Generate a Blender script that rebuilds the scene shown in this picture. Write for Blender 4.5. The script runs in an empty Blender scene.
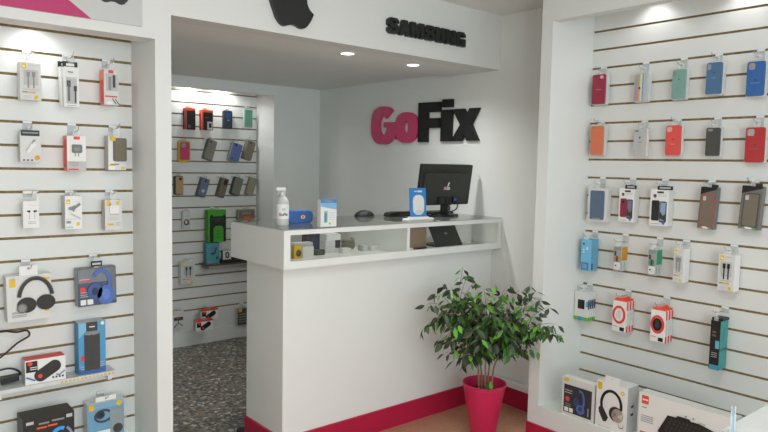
import bpy, bmesh, math, random
from mathutils import Vector, Matrix, Euler
random.seed(7)
PI = math.pi
S = 1.55                                   # metres per unit of camera height; the eye stands 1.55 m up
scene = bpy.context.scene
COL = scene.collection

# ------------------------------------------------------------------ materials
def lin(h):
    h = h.lstrip('#')
    out = []
    for i in (0, 2, 4):
        c = int(h[i:i+2], 16) / 255
        out.append(c/12.92 if c <= .04045 else ((c+.055)/1.055)**2.4)
    return (*out, 1)
MATS = {}
def mat(name, hexc, rough=.5, metal=0, alpha=1, var=.05, scale=25, emit=0, spec=.5, bump=0):
    if name in MATS: return MATS[name]
    m = bpy.data.materials.new(name); m.use_nodes = True
    nt = m.node_tree; b = nt.nodes['Principled BSDF']
    c = lin(hexc)
    tc = nt.nodes.new('ShaderNodeTexCoord'); nz = nt.nodes.new('ShaderNodeTexNoise')
    nz.inputs['Scale'].default_value = scale; nz.inputs['Detail'].default_value = 3
    nt.links.new(tc.outputs['Object'], nz.inputs['Vector'])
    rp = nt.nodes.new('ShaderNodeValToRGB')
    rp.color_ramp.elements[0].position = .3; rp.color_ramp.elements[1].position = .7
    rp.color_ramp.elements[0].color = tuple(x*(1-var) for x in c[:3]) + (1,)
    rp.color_ramp.elements[1].color = tuple(min(1, x*(1+var)) for x in c[:3]) + (1,)
    nt.links.new(nz.outputs['Fac'], rp.inputs['Fac'])
    nt.links.new(rp.outputs['Color'], b.inputs['Base Color'])
    b.inputs['Roughness'].default_value = rough; b.inputs['Metallic'].default_value = metal
    b.inputs['Alpha'].default_value = alpha
    b.inputs['Specular IOR Level'].default_value = spec
    if emit:
        b.inputs['Emission Color'].default_value = c; b.inputs['Emission Strength'].default_value = emit
    if bump:
        bp = nt.nodes.new('ShaderNodeBump'); bp.inputs['Strength'].default_value = bump; bp.inputs['Distance'].default_value = .002
        nt.links.new(nz.outputs['Fac'], bp.inputs['Height']); nt.links.new(bp.outputs['Normal'], b.inputs['Normal'])
    MATS[name] = m
    return m
def speckle(name, stops, scale, rough, spec=.5):
    m = bpy.data.materials.new(name); m.use_nodes = True
    nt = m.node_tree; b = nt.nodes['Principled BSDF']
    tc = nt.nodes.new('ShaderNodeTexCoord')
    vo = nt.nodes.new('ShaderNodeTexVoronoi'); vo.inputs['Scale'].default_value = scale
    nt.links.new(tc.outputs['Object'], vo.inputs['Vector'])
    sep = nt.nodes.new('ShaderNodeSeparateColor'); nt.links.new(vo.outputs['Color'], sep.inputs[0])
    rp = nt.nodes.new('ShaderNodeValToRGB'); rp.color_ramp.interpolation = 'CONSTANT'
    els = rp.color_ramp.elements
    els[0].position = stops[0][0]; els[0].color = lin(stops[0][1])
    els[1].position = stops[1][0]; els[1].color = lin(stops[1][1])
    for p, h in stops[2:]:
        e = els.new(p); e.color = lin(h)
    nt.links.new(sep.outputs[0], rp.inputs['Fac']); nt.links.new(rp.outputs['Color'], b.inputs['Base Color'])
    b.inputs['Roughness'].default_value = rough; b.inputs['Specular IOR Level'].default_value = spec
    MATS[name] = m
    return m
def glassmat(name, tint, ior=1.5, boost=1.0):
    m = bpy.data.materials.new(name); m.use_nodes = True
    nt = m.node_tree; nt.nodes.clear()
    o = nt.nodes.new('ShaderNodeOutputMaterial'); mx = nt.nodes.new('ShaderNodeMixShader')
    t = nt.nodes.new('ShaderNodeBsdfTransparent'); g = nt.nodes.new('ShaderNodeBsdfGlossy')
    t.inputs['Color'].default_value = lin(tint); g.inputs['Roughness'].default_value = .02
    f = nt.nodes.new('ShaderNodeFresnel'); f.inputs['IOR'].default_value = ior
    ge = nt.nodes.new('ShaderNodeNewGeometry'); iv = nt.nodes.new('ShaderNodeMath'); iv.operation = 'SUBTRACT'; iv.inputs[0].default_value = 1
    ml = nt.nodes.new('ShaderNodeMath'); ml.operation = 'MULTIPLY'
    nt.links.new(ge.outputs['Backfacing'], iv.inputs[1]); nt.links.new(iv.outputs[0], ml.inputs[0]); nt.links.new(f.outputs[0], ml.inputs[1])
    nt.links.new(ml.outputs[0], mx.inputs[0]); nt.links.new(t.outputs[0], mx.inputs[1]); nt.links.new(g.outputs[0], mx.inputs[2])
    nt.links.new(mx.outputs[0], o.inputs['Surface'])
    MATS[name] = m
    return m
W_ = mat('white_wall_paint', '#dbddd9', .65, var=.012, scale=3, bump=.05)
CEIL = mat('ceiling_paint', '#e3e4e0', .8, var=.012, scale=3)
SLAT = mat('white_melamine', '#d7d9d5', .38, var=.012, scale=6)
MDF = mat('bare_mdf_groove', '#86704a', .8, var=.25, scale=60)
COUNTER = mat('white_counter_laminate', '#e2e4e0', .35, var=.01, scale=5)
PINK = mat('pink_gloss_paint', '#b0173f', .35, var=.05, scale=9)
POT = mat('pink_plastic', '#c32250', .4, var=.03, scale=9)
SIGNPINK = mat('magenta_vinyl', '#b62c66', .5, var=.02)
SIGNGREY = mat('light_grey_vinyl', '#c2c4c1', .5, var=.01)
BLACK = mat('black_plastic', '#161717', .45, var=.1)
LOGO = mat('black_acrylic', '#202322', .4, var=.05)
MATTE = mat('matte_black', '#0c0c0c', .6, var=.1)
DGREY = mat('dark_grey_print', '#3c3c3a', .5)
GREY = mat('grey_print', '#8a8d8b', .5)
LGREY = mat('pale_grey_print', '#b9bbb8', .5)
WHITE = mat('white_card', '#e4e5e1', .45, var=.015)
OFFW = mat('off_white_card', '#d2d3cf', .45, var=.02)
YEL = mat('yellow_print', '#dfb81c', .5)
ORG = mat('orange_print', '#ee5a22', .5)
RED = mat('red_print', '#dc4238', .5)
CLEAR = mat('clear_plastic', '#e9ecea', .12, alpha=.28, var=.01)
FROST = mat('milky_plastic', '#d9dcd9', .3, alpha=.72, var=.02)
WIRE = mat('chrome_wire', '#b8bab8', .3, metal=1)
SOIL = mat('potting_soil', '#3a2a20', .95, var=.4, scale=60)
BARK = mat('ficus_bark', '#8d7458', .8, var=.2, scale=40)
GLASS = glassmat('counter_glass', '#f5f5f4')
TOPGLASS = glassmat('counter_top_glass', '#ecedeb', 2.0)
LAMP = mat('lamp_diffuser', '#ffffff', .5, emit=6)
LED = mat('led_strip', '#ffffff', .5, emit=5)
def cm(h, rough=.5, **k): return mat('tone_' + h.lstrip('#'), h, rough, **k)
FLOOR = speckle('terracotta_floor', [(0, '#b98a70'), (.3, '#bc8d72'), (.6, '#b58468'), (.93, '#a0755a')], 160, .5)
TERR = speckle('granite_terrazzo', [(0, '#53524c'), (.25, '#6c6a63'), (.5, '#807b72'), (.72, '#989288'), (.86, '#94765c'), (.94, '#c2bdb3')], 55, .35)

# ------------------------------------------------------------------ mesh helper
class MB:
    def __init__(s): s.v = []; s.f = []; s.m = []; s.mats = []
    def mi(s, m):
        if m not in s.mats: s.mats.append(m)
        return s.mats.index(m)
    def add(s, vs, fs, m):
        o = len(s.v); s.v += [tuple(v) for v in vs]
        k = s.mi(m)
        for f in fs: s.f.append([i+o for i in f]); s.m.append(k)
        return s
    def box(s, x0, x1, y0, y1, z0, z1, m, mtb=None):
        vs = [(x0,y0,z0),(x1,y0,z0),(x1,y1,z0),(x0,y1,z0),(x0,y0,z1),(x1,y0,z1),(x1,y1,z1),(x0,y1,z1)]
        s.add(vs, [(0,1,5,4),(1,2,6,5),(2,3,7,6),(3,0,4,7)], m)
        o = len(s.v)-8; k = s.mi(mtb or m)
        for f in ((3,2,1,0),(4,5,6,7)): s.f.append([i+o for i in f]); s.m.append(k)
        return s
    def prism(s, pts, y0, y1, m, mside=None):
        n = len(pts)
        vs = [(x,y0,z) for x,z in pts] + [(x,y1,z) for x,z in pts]
        s.add(vs, [list(range(n)), list(range(2*n-1, n-1, -1))], m)
        o = len(s.v)-2*n; k = s.mi(mside or m)
        for i in range(n):
            j = (i+1) % n
            s.f.append([o+j, o+i, o+n+i, o+n+j]); s.m.append(k)
        return s
    def flat(s, pts, z0, z1, m):            # outline in x, y raised along z
        n = len(pts)
        vs = [(x,y,z0) for x,y in pts] + [(x,y,z1) for x,y in pts]
        fs = [list(range(n-1,-1,-1)), list(range(n, 2*n))] + [[i,(i+1)%n,n+(i+1)%n,n+i] for i in range(n)]
        return s.add(vs, fs, m)
    def tube(s, pts, r, m, n=8):
        pts = [Vector(p) for p in pts]; rings = []
        rr = r if isinstance(r, (list, tuple)) else [r]*len(pts)
        up = Vector((0,0,1)); vs = []
        for i, p in enumerate(pts):
            d = (pts[min(i+1,len(pts)-1)] - pts[max(i-1,0)]).normalized()
            a = d.cross(up)
            if a.length < 1e-3: a = d.cross(Vector((1,0,0)))
            a.normalize(); b = d.cross(a)
            for k in range(n):
                t = 2*PI*k/n; vs.append(p + (a*math.cos(t) + b*math.sin(t))*rr[i])
        fs = [[i*n+k, i*n+(k+1)%n, (i+1)*n+(k+1)%n, (i+1)*n+k] for i in range(len(pts)-1) for k in range(n)]
        fs += [list(range(n-1,-1,-1)), list(range((len(pts)-1)*n, len(pts)*n))]
        return s.add(vs, fs, m)
    def lathe(s, prof, m, n=28, c=(0,0,0)):
        vs = [(c[0]+r*math.cos(2*PI*k/n), c[1]+r*math.sin(2*PI*k/n), c[2]+z) for r, z in prof for k in range(n)]
        fs = [[i*n+k, i*n+(k+1)%n, (i+1)*n+(k+1)%n, (i+1)*n+k] for i in range(len(prof)-1) for k in range(n)]
        return s.add(vs, fs, m)
    def ell(s, c, r, m, nu=20, nv=10):
        vs = []; fs = []
        for i in range(nv+1):
            a = -PI/2 + PI*i/nv
            for k in range(nu):
                t = 2*PI*k/nu
                vs.append((c[0]+r[0]*math.cos(a)*math.cos(t), c[1]+r[1]*math.cos(a)*math.sin(t), c[2]+r[2]*math.sin(a)))
        for i in range(nv):
            for k in range(nu): fs.append([i*nu+k, i*nu+(k+1)%nu, (i+1)*nu+(k+1)%nu, (i+1)*nu+k])
        return s.add(vs, fs, m)
    def build(s, name, parent=None, bevel=0, smooth=False, loc=None, rot=None):
        me = bpy.data.meshes.new(name); me.from_pydata(s.v, [], s.f)
        for m in s.mats: me.materials.append(m)
        for p, k in zip(me.polygons, s.m): p.material_index = k; p.use_smooth = smooth
        bm = bmesh.new(); bm.from_mesh(me)
        bmesh.ops.remove_doubles(bm, verts=bm.verts, dist=1e-6) if smooth else None
        bmesh.ops.recalc_face_normals(bm, faces=bm.faces)
        bm.to_mesh(me); bm.free()
        o = bpy.data.objects.new(name, me); COL.objects.link(o)
        if parent: o.parent = parent
        if loc: o.location = loc
        if rot: o.rotation_euler = rot
        if bevel:
            b = o.modifiers.new('bevel', 'BEVEL'); b.width = bevel; b.segments = 2; b.limit_method = 'ANGLE'
        if smooth and hasattr(me, 'set_sharp_from_angle'): me.set_sharp_from_angle(angle=R_(40))
        return o
def R_(d): return d*PI/180
def tag(o, label=None, cat=None, group=None, kind=None):
    if label: o['label'] = label
    if cat: o['category'] = cat
    if group: o['group'] = group
    if kind: o['kind'] = kind
    return o
def struct(o): o['kind'] = 'structure'; return o
def empty(name, loc, rz=0, ry=0, label=None, cat=None, group=None):
    o = bpy.data.objects.new(name, None); COL.objects.link(o)
    o.empty_display_size = .05; o.location = loc; o.rotation_euler = (0, ry, rz)
    return tag(o, label, cat, group)
def dup(root, label=None, delta=(0,0,0), ry=0):
    def cp(o, par):
        c = o.copy(); COL.objects.link(c)
        if par: c.parent = par
        for ch in [q for q in bpy.data.objects if q.parent == o]: cp(ch, c)
        return c
    r = cp(root, None); r.location = Vector(root.location) + Vector(delta)
    if ry: r.rotation_euler = (0, ry, root.rotation_euler.z)
    if label: r['label'] = label
    return r
def rrect(x0, x1, z0, z1, r, n=5):
    pts = []
    for cx, cz, a0 in ((x1-r,z1-r,0),(x0+r,z1-r,90),(x0+r,z0+r,180),(x1-r,z0+r,270)):
        for i in range(n+1):
            a = R_(a0 + 90*i/n); pts.append((cx+r*math.cos(a), cz+r*math.sin(a)))
    return pts
def oval(cx, cz, rx, rz, n=24): return [(cx+rx*math.cos(2*PI*i/n), cz+rz*math.sin(2*PI*i/n)) for i in range(n)]
def arcband(cx, cz, rx, rz, th, a0, a1, n=18):
    o = []; i_ = []
    for k in range(n+1):
        a = R_(a0 + (a1-a0)*k/n)
        o.append((cx+rx*math.cos(a), cz+rz*math.sin(a))); i_.append((cx+(rx-th)*math.cos(a), cz+(rz-th)*math.sin(a)))
    return o + i_[::-1]
def text(name, s, size, ex, m, parent=None, loc=(0,0,0), offset=0, sx=1, align='CENTER', rot=None, space=1):
    cu = bpy.data.curves.new(name, 'FONT'); cu.body = s; cu.size = size; cu.extrude = ex; cu.offset = offset
    cu.align_x = align; cu.space_character = space; cu.resolution_u = 4
    t = bpy.data.objects.new(name, cu); COL.objects.link(t)
    dg = bpy.context.evaluated_depsgraph_get(); me = bpy.data.meshes.new_from_object(t.evaluated_get(dg))
    bpy.data.objects.remove(t); bpy.data.curves.remove(cu)
    for v in me.vertices: v.co = Vector((v.co.x*sx, -v.co.z, v.co.y))
    me.materials.clear(); me.materials.append(m); me.name = name
    o = bpy.data.objects.new(name, me); COL.objects.link(o); o.location = loc
    if rot: o.rotation_euler = rot
    if parent: o.parent = parent
    return o

# ------------------------------------------------------------------ walls' frames
RZ = {'L': 0, 'B': 0, 'R': -PI/2, 'N': -PI/2, 'C': 0}
PLANE = {'L': 2.015*S, 'B': 3.35*S, 'R': 2.1523*S, 'N': 2.1523*S, 'C': 3.0}
def at(W, u, out, z):                       # a point `out` metres in front of a wall
    return (PLANE[W]-out, u, z) if W in 'RN' else (u, PLANE[W]-out, z)
def zL(n): return (1 + .353 - .0637*(n-1))*S
def zR(n): return (1 + .5014 - .0664*(n-1))*S
def zB(n): return (1 + .3734 - .0621*(n-1))*S
ZS = {'L': zL, 'R': zR, 'B': zB}
WALLNAME = {'L': 'left', 'R': 'right', 'B': 'back room'}

# ------------------------------------------------------------------ room shell
XR = 2.155*S; YH = 1.824*S; ZC = 2.53; ZH = 1.409*S; ZA = 1.424*S
XP0, XP1 = .6914*S, .737*S; XF = 1.9033*S; YK = PLANE['B']
def slab(name, x0,x1,y0,y1,z0,z1, m, bevel=0): return struct(MB().box(x0,x1,y0,y1,z0,z1,m).build(name, bevel=bevel))
slab('floor', -1.4, 3.6, -1.6, 2.96, -.06, 0, FLOOR)
slab('floor_back', 1.0, 3.6, 2.96, 5.4, -.06, .0, TERR)
slab('ceiling', -1.4, 3.6, -1.6, YH+.12, ZC, ZC+.08, CEIL)
slab('ceiling_back', .95, 3.6, YH+.12, 5.4, ZA, ZA+.08, CEIL)
slab('trim_4', XP1, XR, YH+.12, YH+.48, ZH, ZA, CEIL)
slab('wall_right', XR, XR+.12, 1.40*S, 5.4, 0, ZC, W_)
slab('wall_right_front', PLANE['R']+.02, PLANE['R']+.12, -1.6, 1.40*S, 0, ZC, W_)
YS = 3.158*S; XS = 1.853*S
bb_ = MB()
bb_.box(.95, XS, YK+.02, YK+.12, 0, ZA, W_)
bb_.box(XS, 3.6, YS, YK+.12, 0, ZA, W_)
bb_.box(XP1, XS, YS, YS+.04, 1.3685*S, ZA, W_)
struct(bb_.build('wall_back'))
slab('wall_left', -1.4, -1.3, -1.6, YH, 0, ZC, W_)
slab('wall_alcove', XP1-.1, XP1, PLANE['L']+.03, 5.4, 0, ZA, W_)
# front partition: header over the opening, fascia over the left niche, pillar, niche lining
hb = MB()
hb.box(-1.4, XP0, YH, YH+.12, (1.3369)*S, ZC, W_)
hb.box(XP0, XP1, YH, YH+.31, 0, ZC, W_)
hb.box(XP1, XR, YH, YH+.12, ZH, ZC, W_)
struct(hb.build('wall_header'))
nb = MB()
nb.box(-1.4, XP0, YH+.12, PLANE['L']+.03, 1.364*S, 1.364*S+.03, W_)   # niche ceiling
nb.box(-1.4, XP0, PLANE['L']+.02, PLANE['L']+.06, 0, 1.364*S, W_)
struct(nb.build('wall_left_niche'))
slab('trim_1', -1.3, XP0, YH, PLANE['L'], .0, .151*S, W_)              # plinth of the left niche
# right niche: pillar, fascia, lining, plinth
rb = MB()
rb.box(XF, XR, 1.3825*S, 1.428*S, 0, ZC, W_)
rb.box(XF, XF+.06, -1.6, 1.3825*S, 1.5057*S, ZC, W_)
rb.box(XF+.06, PLANE['R']+.02, -1.6, 1.3825*S, 1.60*S, 1.60*S+.03, W_)
struct(rb.build('wall_right_niche'))
slab('trim_2', XF, PLANE['R'], -1.6, 1.3825*S, 0, .151*S, W_)
slab('wall_entrance_left', -1.3, -.9, -1.6, -1.5, 0, ZC, W_)
slab('wall_entrance_right', 2.9, 3.34, -1.6, -1.5, 0, ZC, W_)
slab('wall_entrance_top', -.9, 2.9, -1.6, -1.5, 2.3, ZC, W_)
# pink skirting
BBZ = .082*S
slab('baseboard_right', XR-.014, XR, 1.428*S, 1.835*S, 0, BBZ, PINK)
slab('baseboard_pillar', XF-.012, XF, -1.5, 1.428*S, 0, BBZ, PINK)
slab('baseboard_left', -1.3, XP1, YH-.012, YH, 0, BBZ, PINK)
slab('baseboard_back', XP1, XS, YK-.012, YK+.02, 0, .115, W_)
tr = MB().box(XR-.05, XR, 1.44*S, 1.835*S, BBZ+.006, .1105*S, W_)
struct(tr.build('trim_3', bevel=.004))

def slatwall(name, W, u0, u1, zs, zb, zt):
    m = MB(); th = .0056
    x0, x1 = (u0, u1) if W not in 'RN' else (-u1, -u0)
    edges = [zt] + list(zs) + [zb]
    for i in range(len(edges)-1):
        a = edges[i] - (th if i > 0 else 0); b = edges[i+1] + (th if i < len(edges)-2 else 0)
        m.box(x0, x1, 0, .006, b, a, SLAT, MDF)
    m.box(x0, x1, .006, .02, zb, zt, MDF)
    o = m.build(name, rot=(0,0,RZ[W]), loc=at(W, 0, 0, 0))
    return struct(o)
slatwall('wall_left_slats', 'L', -1.3, XP0, [zL(n) for n in range(1, 20)], .151*S, 1.364*S)
slatwall('wall_right_slats', 'R', -1.5, 1.3825*S, [zR(n) for n in range(1, 21)], .151*S, 1.60*S)
slatwall('wall_back_slats', 'B', XP1, 1.852*S, [zB(n) for n in range(1, 21)], .115, 1.40*S)

# ------------------------------------------------------------------ lettering
def apple(scale, ex, y, m, x0, z0):
    def bez(p0,p1,p2,p3,n=7):
        return [tuple(((1-t)**3)*p0[k]+3*t*(1-t)**2*p1[k]+3*t*t*(1-t)*p2[k]+t**3*p3[k] for k in (0,1)) for t in [i/n for i in range(1,n+1)]]
    segs = [(-5.8,4.5,-108.2,62.2,-108.2,190.5),(0,148.4,130.3,200.9,134.2,202.2),(-.6,3.2,-20.7,71.9,-68.7,141.9),
            (-42.8,61.6,-87.5,123.1,-155.5,123.1),(-68,0,-85.5,-39.5,-164,-39.5),(-76.5,0,-103.7,40.8,-165.9,40.8),
            (-62.2,0,-105.6,-57,-155.5,-127)]
    p = (788.1,340.9); body = [p]
    for s in segs:
        c = [(p[0]+s[i], p[1]+s[i+1]) for i in (0,2,4)]; body += bez(p, *c); p = c[2]
    for c1, c2, e in (((46.7,790.7),(0,663),(0,541.8)),((0,347.4),(126.4,244.3),(250.8,244.3))):
        pass
    body += bez(p, (p[0]-57.8, 790-80), (0,663), (0,541.8)); p = (0,541.8)
    body += bez(p, (0,347.4), (126.4,244.3), (250.8,244.3)); p = (250.8,244.3)
    for s in ((66.1,0,121.2,43.4,162.7,43.4),(39.5,0,101.1,-46,176.3,-46),(28.5,0,130.9,2.6,198.3,99.2)):
        c = [(p[0]+s[i], p[1]+s[i+1]) for i in (0,2,4)]; body += bez(p, *c); p = c[2]
    leaf = [(554.1,159.4)]; p = leaf[0]
    for s in ((31.1,-36.9,53.1,-88.1,53.1,-139.3),(0,-7.1,-.6,-14.3,-1.9,-20.1),(-50.6,1.9,-110.8,33.7,-147.1,75.8),(-28.5,32.4,-55.1,83.6,-55.1,135.5),(0,7.8,1.3,15.6,1.9,18.1),(3.2,.6,8.4,1.3,13.6,1.3),(45.4,0,102.5,-30.4,135.5,-71.3)):
        c = [(p[0]+s[i], p[1]+s[i+1]) for i in (0,2,4)]; leaf += bez(p, *c); p = c[2]
    f = lambda P: [(x0+x*scale, z0+(1000-q)*scale) for x, q in P[:-1]]
    return f(body), f(leaf)
b, l = apple(.000306, 0, 0, LOGO, 0, 0)
# sign panel on the fascia, with its printed magenta wedge and small emblem
sg = empty('fascia_sign', (.3, YH-.004, 2.114), label='light grey sign panel with a magenta wedge above the left slatwall', cat='sign')
m = MB(); m.box(-.9, .715, -.004, .004, 0, .36, SIGNGREY); m.build('panel', sg)
m = MB(); m.prism([(-.9,0),(.511,0),(.425,.061),(.0,.36),(-.9,.36)], -.0055, -.004, SIGNPINK); m.build('wedge', sg)
bs, ls = apple(.00019, 0, 0, LOGO, .515, .075)
m = MB(); m.prism(bs, -.0055, -.004, LOGO); m.prism(ls, -.0055, -.004, LOGO); m.build('emblem', sg)
lg = empty('emblem_sign', (1.622, YH-.012, 2.219), label='large black bitten fruit emblem mounted on the header over the opening', cat='sign')
m = MB(); m.prism(b, -.012, .012, LOGO); m.build('fruit_body', lg, bevel=.001)
m = MB(); m.prism(l, -.012, .012, LOGO); m.build('leaf', lg)
# heavy block letters on the header, one body per letter
SAM = {
 'S': [[(.2,0),(.8,0),(1,.14),(1,.48),(.82,.62),(.36,.68),(.36,.8),(.62,.8),(.62,.68),(1,.68),(1,.86),(.8,1),(.2,1),(0,.86),(0,.54),(.2,.42),(.62,.36),(.62,.2),(.38,.2),(.38,.36),(0,.36),(0,.14)]],
 'A': [[(0,0),(.34,0),(.38,.17),(.62,.17),(.66,0),(1,0),(.74,1),(.26,1)]],
 'M': [[(0,0),(.3,0),(.3,.6),(.42,0),(.58,0),(.7,.6),(.7,0),(1,0),(1,1),(.64,1),(.5,.42),(.36,1),(0,1)]],
 'U': [[(.2,0),(.8,0),(1,.16),(1,1),(.63,1),(.63,.2),(.37,.2),(.37,1),(0,1),(0,.16)]],
 'N': [[(0,0),(.32,0),(.32,.52),(.64,0),(1,0),(1,1),(.68,1),(.68,.48),(.36,1),(0,1)]],
 'G': [[(.2,0),(1,0),(1,.54),(.52,.54),(.52,.36),(.64,.36),(.64,.2),(.37,.2),(.37,.8),(.64,.8),(.64,.66),(1,.66),(1,.84),(.8,1),(.2,1),(0,.84),(0,.16)]]}
sm = empty('letter_sign', (2.362, YH-.02, 2.281), label='black block letters SAMSUNG mounted on the white header', cat='sign')
x = 0
for ch, w in zip('SAMSUNG', (.088,.088,.112,.088,.088,.092,.088)):
    for P in SAM[ch]:
        mb = MB(); mb.prism([(x+px*w*.905, pz*.086) for px, pz in P], -.004, .02, LOGO); mb.build('letter', sm)
    x += w*.975
# shop logo on the alcove wall
gx = empty('shop_logo', (XR-.02, 4.13, 1.727), rz=-PI/2, label='pink and black GoFix letters on the alcove side wall', cat='sign')
GP = cm('#c43c68', .45); k = 1.149/634
QT = [(0,-.13),(59,0),(141.6,.176),(200,.296),(336,.552),(531,.886),(690,1.147),(760,1.25)]
def q(X, Y):
    for (a0,b0),(a1,b1) in zip(QT, QT[1:]):
        if X <= a1: u_ = b0 + (X-a0)/(a1-a0)*(b1-b0); break
    return (u_, (303-Y)/5.9*(8.15-(X-58)/634*1.47)/1000)
def sell(cx, cy, rx, ry, n=36, e=.8):
    out = []
    for i in range(n):
        a = 2*PI*i/n; c, s_ = math.cos(a), math.sin(a)
        out.append(q(cx+rx*math.copysign(abs(c)**e, c), cy-ry*math.copysign(abs(s_)**e, s_)))
    return out
def ringmesh(mb, outer, inner, y0, y1, m):
    n = len(outer)
    vs = [(a,y,c) for y in (y0,y1) for P in (outer,inner) for a,c in P]
    fs = []
    for i in range(n):
        j = (i+1) % n
        fs += [[i,j,n+j,n+i],[2*n+j,2*n+i,3*n+i,3*n+j],[j,i,2*n+i,2*n+j],[n+i,n+j,3*n+j,3*n+i]]
    return mb.add(vs, fs, m)
mb = MB()
outer = []; inner = []
for i in range(33):
    a = R_(47 + (360-47)*i/32)
    c, s_ = math.cos(a), math.sin(a)
    outer.append(q(130+72*math.copysign(abs(c)**.8,c), 203-110*math.copysign(abs(s_)**.8,s_)))
    inner.append(q(130+22*c, 203-54*s_))
mb.prism(outer + inner[::-1], -.004, .018, GP)
mb.prism([q(132,184),q(202,184),q(202,285),q(160,285),q(150,216),q(132,214)], -.0035, .0175, GP)
o = mb.build('letter', gx, bevel=.0015); o['label'] = 'pink letter G'
mb = MB(); ringmesh(mb, sell(267,217,68,89), sell(265,217,14,38,e=1), -.004, .018, GP)
o = mb.build('letter', gx, bevel=.0015); o['label'] = 'pink letter o'
for lab, polys in (('F', [[(337,303),(337,76),(471,71),(469,129),(396,131),(396,166),(464,164),(464,221),(396,222),(396,303)]]),
                   ('i', [[(476,302),(476,118),(540,116),(536,302)],[(478,104),(482,58),(540,56),(540,102)]]),
                   ('x', [[(536,302),(588,206),(541,116),(607,112),(624,142),(640,110),(694,108),(652,204),(692,301),(628,301),(612,270),(596,302)]])):
    mb = MB()
    for P in polys: mb.prism([q(*p) for p in P][::-1], -.004, .018, MATTE, MATTE)
    o = mb.build('letter', gx); o['label'] = 'black letter ' + lab

# ------------------------------------------------------------------ hooks and packs
HOOKN = [0]
def hook(W, u, zslot, zp, reach, short, ry=0):
    """acrylic price holder clipped in a slot, with a wire prong"""
    r = empty('display_hook', at(W, u, 0, zp), RZ[W], label='clear display hook holding ' + short, cat='hook', group='display hooks on the %s slatwall' % WALLNAME[W])
    h = max(zslot - zp, .004)
    m = MB(); m.box(-.017, .017, -.004, 0, -.012, h+.006, FROST); m.box(-.017, .017, -.008, 0, h-.004, h+.004, WHITE); m.build('back_plate', r)
    m = MB(); m.tube([(0,-.003,0),(0,-reach*.6,.001),(0,-reach,.004),(0,-reach-.015,.014),(0,-reach-.02,.022)], .0018, WIRE, 6); m.build('prong', r)
    return r
class Card(MB):
    """carton with printed front; fractions of width and height address the front"""
    def __init__(s, w, h, t, m, mside=None, mtop=None):
        super().__init__(); s.w, s.h, s.t = w, h, t; s.k = 1
        s.box(-w/2, w/2, -t/2, t/2, 0, h, mside or m, mtop or mside or m)
        s.fr(0, 0, 1, 1, m)
    def lay(s):
        y = -s.t/2 - .0004*s.k; s.k += 1
        return y
    def X(s, f): return (f-.5)*s.w
    def fr(s, x0, z0, x1, z1, m):
        y = s.lay(); s.box(s.X(x0), s.X(x1), y, y+.0003, z0*s.h, z1*s.h, m); return s
    def fo(s, cx, cz, r, m, rz=None):
        y = s.lay(); s.prism(oval(s.X(cx), cz*s.h, r*s.w, (rz if rz else r)*s.w), y, y+.0003, m); return s
    def fp(s, pts, m):
        y = s.lay(); s.prism([(s.X(a), b*s.h) for a, b in pts], y, y+.0003, m); return s
    def fa(s, cx, cz, r, rz, th, a0, a1, m):
        y = s.lay(); s.prism(arcband(s.X(cx), cz*s.h, r*s.w, rz*s.w, th*s.w, a0, a1), y, y+.0003, m); return s
    def lines(s, x0, x1, zs, m, hh=.012):
        for z in zs: s.fr(x0, z, x1, z+hh, m)
        return s
    def side(s, sx, y0, y1, z0, z1, m):     # patch on the side: fractions of depth (0 front) and height
        x = sx*s.w/2
        s.box(x-.0004, x+.0004, -s.t/2+y0*s.t, -s.t/2+y1*s.t, z0*s.h, z1*s.h, m); return s
def tab(root, h, t, up, m=CLEAR, w=.03, y=None):
    """hang tab with a slot for the prong"""
    yy = -t/2+.002 if y is None else y
    mb = MB(); a = up-.016
    mb.box(-w/2, w/2, yy-.0008, yy+.0008, h, h+a, m)
    mb.box(-w/2, -.004, yy-.0008, yy+.0008, h+a, h+a+.008, m); mb.box(.004, w/2, yy-.0008, yy+.0008, h+a, h+a+.008, m)
    mb.box(-w/2, w/2, yy-.0008, yy+.0008, h+a+.008, h+up, m)
    return mb.build('hang_tab', root)
def pack(name, label, cat, W, rect, t, group=None, ry=0, z0=None):
    u, z, w, h, d = rect
    if z0 is not None: h = z+h-z0; z = z0
    r = empty(name, at(W, u, d-t/2, z), RZ[W], ry, label, cat, group)
    return r, w, h
def hang(r, W, rect, t, n, short, up=.03, m=CLEAR, w=.03, reach=None, tabbed=True):
    u, z, ww, h, d = rect
    if tabbed: tab(r, h, t, up, m, w)
    hook(W, u, ZS[W](n), z+h+up-.012, (reach or d+.02), short)
GL = 'boxed accessories on the left slatwall'
GRT = 'boxed accessories on the right slatwall'
GB = 'accessories on the back room slatwall'

def plug(mb, x, z, s, m, y):
    mb.box(x-.006*s, x+.006*s, y-.002, y, z, z+.022*s, m); mb.box(x-.004*s, x+.004*s, y-.002, y, z+.022*s, z+.031*s, LGREY); mb.box(x-.0025*s, x+.0025*s, y-.002, y, z-.05*s, z, m)
def cable_box(W, rect, t, n, label, short, group, plugc=None, win=True, up=.03):
    r, w, h = pack('cable_box', label, 'cable box', W, rect, t, group)
    c = Card(w, h, t, OFFW, WHITE)
    c.fr(.08, .83, .3, .97, YEL); c.fo(.19, .89, .06, WHITE)
    c.lines(.4, .85, (.92,), LGREY); c.fr(.1, .27, .9, .29, LGREY); c.fr(.1, .19, .32, .225, GREY); c.fr(.33, .185, .72, .225, YEL)
    c.lines(.15, .5, (.06, .1), LGREY); c.fo(.76, .08, .1, YEL)
    c.fr(.18, .4, .84, .8, LGREY)
    c.build('carton', r)
    mb = MB(); y = -t/2-.004
    for fx in (.38, .64): plug(mb, (fx-.5)*w, .62*h, min(1.3, h*.3/.05), plugc or GREY, y)
    mb.build('cable_plugs', r)
    hang(r, W, rect, t, n, short, up)
    return r

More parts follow.
